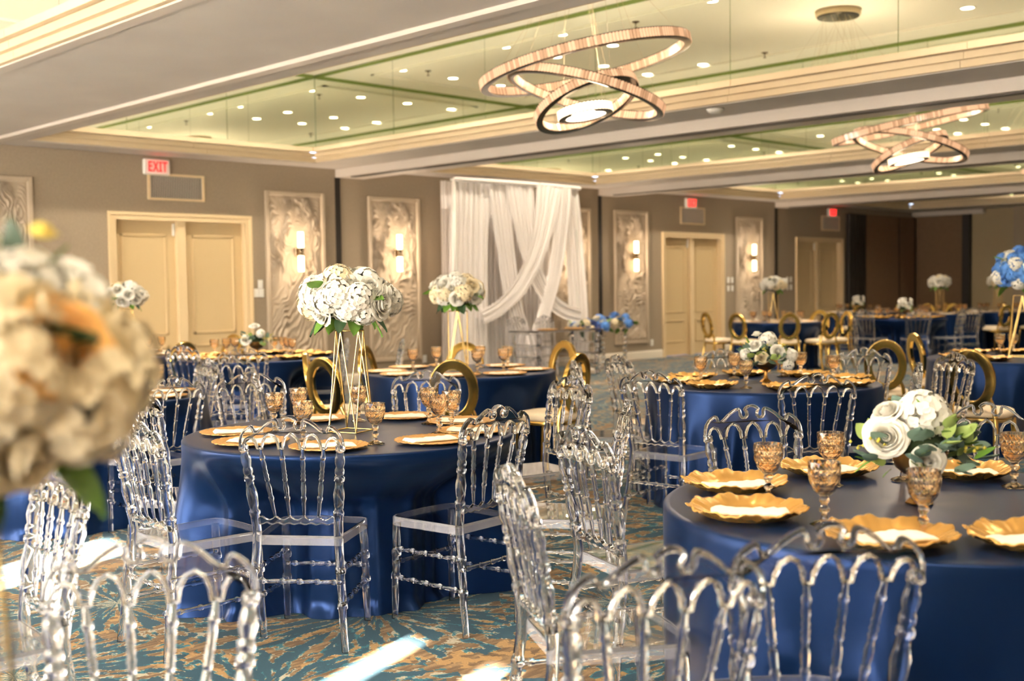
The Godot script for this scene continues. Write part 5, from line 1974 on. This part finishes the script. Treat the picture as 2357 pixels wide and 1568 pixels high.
func build_flowers() -> void:
	var whites := [M.petal, M.petal, M.petal, M.cream_petal]
	var top := 0.757
	# tall white arrangements on wire stands
	var tall := [
		["A", Vector2(3.21, -4.32), "large white rose and hydrangea ball on the middle tall-flower table", 34, 1, "tall gold wire stand on the middle table", 0.35],
		["D", Vector2(6.1, -6.78), "white rose ball on a gold stand before the white drape", 30, 5, "tall gold wire stand on the table before the drape", 0.9],
		["P", Vector2(5.54, -11.3), "white flower ball in the far left corner behind the blurred flowers", 20, 9, "gold wire stand on the far left corner table", 0.2],
		["I", Vector2(16.56, -10.54), "white flower ball beside the third double doors", 22, 12, "gold wire stand on the far table by the third door", 0.5],
		["M", Vector2(21.86, -10.13), "far white flower ball before the brown partition panels", 22, 16, "gold wire stand on the far table before the brown panels", 0.7],
		["K", Vector2(23.4, -9.62), "far white flower ball below the blue hydrangeas at the right edge", 20, 21, "gold wire stand on the rightmost far table", 0.1]]
	for a in tall:
		wire_stand(Vector3(a[1].x, top, a[1].y), a[5], 0.475, 0.105, 0.075, a[6])
		bouquet(Vector3(a[1].x, top + 0.475, a[1].y), a[2], "tall white flower balls", 0.235, 0.155, a[3], whites, a[4], 14 if a[0] in ["A", "D"] else 7)
	# blurred one nearest to us
	wire_stand(Vector3(0.43, top, -1.33), "gold wire stand under the nearest blurred flowers", 0.435, 0.085, 0.06, -0.7797)
	var near := bouquet(Vector3(0.43, top + 0.435, -1.33), "large blurred cream flowers at the left edge nearest to us", "", 0.235, 0.16, 34, [M.petal, M.cream_petal, M.cream_petal], 31, 12, 0.35)
	near.rotation.y = 0.0
	var R0 := right_dir()
	var F0 := ahead_dir()
	part("rose", protos.roses[1], M.peach_petal, near, aim(R0 * 0.17 + Vector3.UP * 0.18 - F0 * 0.09, R0 * 0.7 + Vector3.UP * 0.4 - F0 * 0.6, 0.055, 0.4))
	part("bud", protos.roses[0], M.yellow_petal, near, aim(R0 * 0.13 + Vector3.UP * 0.3 - F0 * 0.02, Vector3(0.2, 1, 0.1), 0.018, 0.2))
	part("leaf", protos.leaf, M.darkleaf, near, aim(R0 * 0.09 + Vector3.UP * 0.24 - F0 * 0.02, Vector3.UP + R0 * 0.2, 0.08, 0.3, true))
	part("leaf", protos.leaf, M.darkleaf, near, aim(R0 * 0.05 + Vector3.UP * 0.22, Vector3.UP - R0 * 0.1, 0.09, 0.6, true))
	part("leaf", protos.leaf, M.leaf, near, aim(R0 * 0.11 + Vector3.UP * 0.24, Vector3.UP + R0 * 0.6, 0.06, 0.3, true))
	# blue ball at the right edge
	wire_stand(Vector3(9.97, top, -3.89), "tall gold wire stand on the blue hydrangea table", 0.53, 0.14, 0.07, 0.3, 0.005)
	bouquet(Vector3(9.97, top + 0.53, -3.89), "sky-blue and white hydrangea ball at the right edge", "", 0.26, 0.22, 58, [M.blue_petal, M.blue_petal, M.petal, M.blue_petal], 44, 6, 0.8, 0.8)
	# low flowers in brass bowls
	var e := ahead_dir()
	var R := right_dir()
	var bb := Vector3(3.28, top, -1.58)
	footed_bowl(bb, "brass footed bowl on the right front table", 1.0)
	low_bouquet(bb + Vector3(0, 0.14, 0), "white roses and round eucalyptus leaves on the right front table", [
		["rose", -R * 0.115 + Vector3.UP * 0.065 - e * 0.05, -R * 0.45 + Vector3.UP * 0.35 - e, 0.062, M.petal, 1],
		["rose", -R * 0.1 + Vector3.UP * 0.135 - e * 0.01, -R * 0.6 + Vector3.UP * 0.9 - e * 0.4, 0.05, M.petal, 0],
		["rose", -R * 0.012 + Vector3.UP * 0.0 - e * 0.1, Vector3.UP * 0.2 - e - R * 0.1, 0.05, M.petal, 2],
		["hydrangea", R * 0.005 + Vector3.UP * 0.12 - e * 0.0, Vector3.UP * 0.8 - e * 0.5, 0.085, M.petal],
		["hydrangea", R * 0.06 + Vector3.UP * 0.1 + e * 0.08, Vector3.UP + e * 0.4, 0.07, M.petal],
		["rose", R * 0.1 + Vector3.UP * 0.05 + e * 0.08, R + Vector3.UP * 0.4 + e * 0.3, 0.045, M.petal, 1]], 0.175, 0.165, 3, 84, 0.0, R * 0.75 + Vector3.UP * 0.1)
	var cb := Vector3(6.6, top, -4.26)
	footed_bowl(cb, "brass footed bowl on the middle right table", 1.0)
	low_bouquet(cb + Vector3(0, 0.15, 0), "white roses and greenery in the bowl on the middle right table", [
		["rose", -R * 0.085 + Vector3.UP * 0.1 - e * 0.06, -R * 0.5 + Vector3.UP * 0.8 - e * 0.6, 0.045, M.petal, 1],
		["rose", -R * 0.055 + Vector3.UP * 0.02 - e * 0.12, -R * 0.2 + Vector3.UP * 0.2 - e, 0.043, M.cream_petal, 1],
		["rose", R * 0.055 + Vector3.UP * 0.06 - e * 0.11, R * 0.2 + Vector3.UP * 0.3 - e, 0.05, M.petal, 1],
		["rose", -R * 0.06 + Vector3.UP * 0.17, Vector3.UP - R * 0.2, 0.035, M.petal, 2],
		["hydrangea", R * 0.01 + Vector3.UP * 0.13 - e * 0.02, Vector3.UP - e * 0.4, 0.06, M.petal],
		["hydrangea", R * 0.15 + Vector3.UP * 0.03 - e * 0.06, R * 0.7 - e * 0.6, 0.05, M.petal],
		["hydrangea", R * 0.13 + Vector3.UP * -0.03 - e * 0.08, R * 0.5 - e - Vector3.UP * 0.3, 0.04, M.petal],
		["hydrangea", -R * 0.14 + Vector3.UP * 0.04 - e * 0.03, -R - e * 0.4, 0.04, M.petal]], 0.175, 0.15, 9, 56)
	var eb := Vector3(6.12, top, -9.75)
	footed_bowl(eb, "brass footed bowl on the rear left table", 0.95)
	low_bouquet(eb + Vector3(0, 0.14, 0), "white roses and greenery in the bowl on the rear left table", [
		["rose", Vector3.UP * 0.16 - R * 0.02, Vector3.UP - e * 0.4, 0.05, M.petal, 1],
		["rose", -R * 0.09 + Vector3.UP * 0.03 - e * 0.08, -R * 0.3 - e, 0.052, M.petal, 1],
		["rose", R * 0.13 + Vector3.UP * 0.03, R + Vector3.UP * 0.3, 0.045, M.cream_petal, 1],
		["hydrangea", R * 0.05 + Vector3.UP * 0.09 - e * 0.05, Vector3.UP * 0.6 - e, 0.045, M.petal]], 0.16, 0.14, 15, 40)
	for q in [["J", Vector3(19.14, top, -9.5), "white roses in a low bowl on the far clear-chair table"], ["L", Vector3(22.1, top, -12.0), "white roses in a low bowl on the farthest low-flower table"]]:
		footed_bowl(q[1], "brass bowl under the " + q[2].substr(0, 11) + " on the " + TABLE_WORDS[q[0]], 0.95)
		var sp := []
		for k in 9:
			var a := TAU * k / 9
			var d := Vector3(cos(a), 0.5 + 0.5 * (k % 2), sin(a))
			sp.append(["rose", Vector3(cos(a) * 0.1, 0.05 + 0.06 * (k % 3), sin(a) * 0.1), d, 0.05, M.petal, 1])
		low_bouquet(q[1] + Vector3(0, 0.14, 0), q[2], sp, 0.16, 0.14, 20, 14)
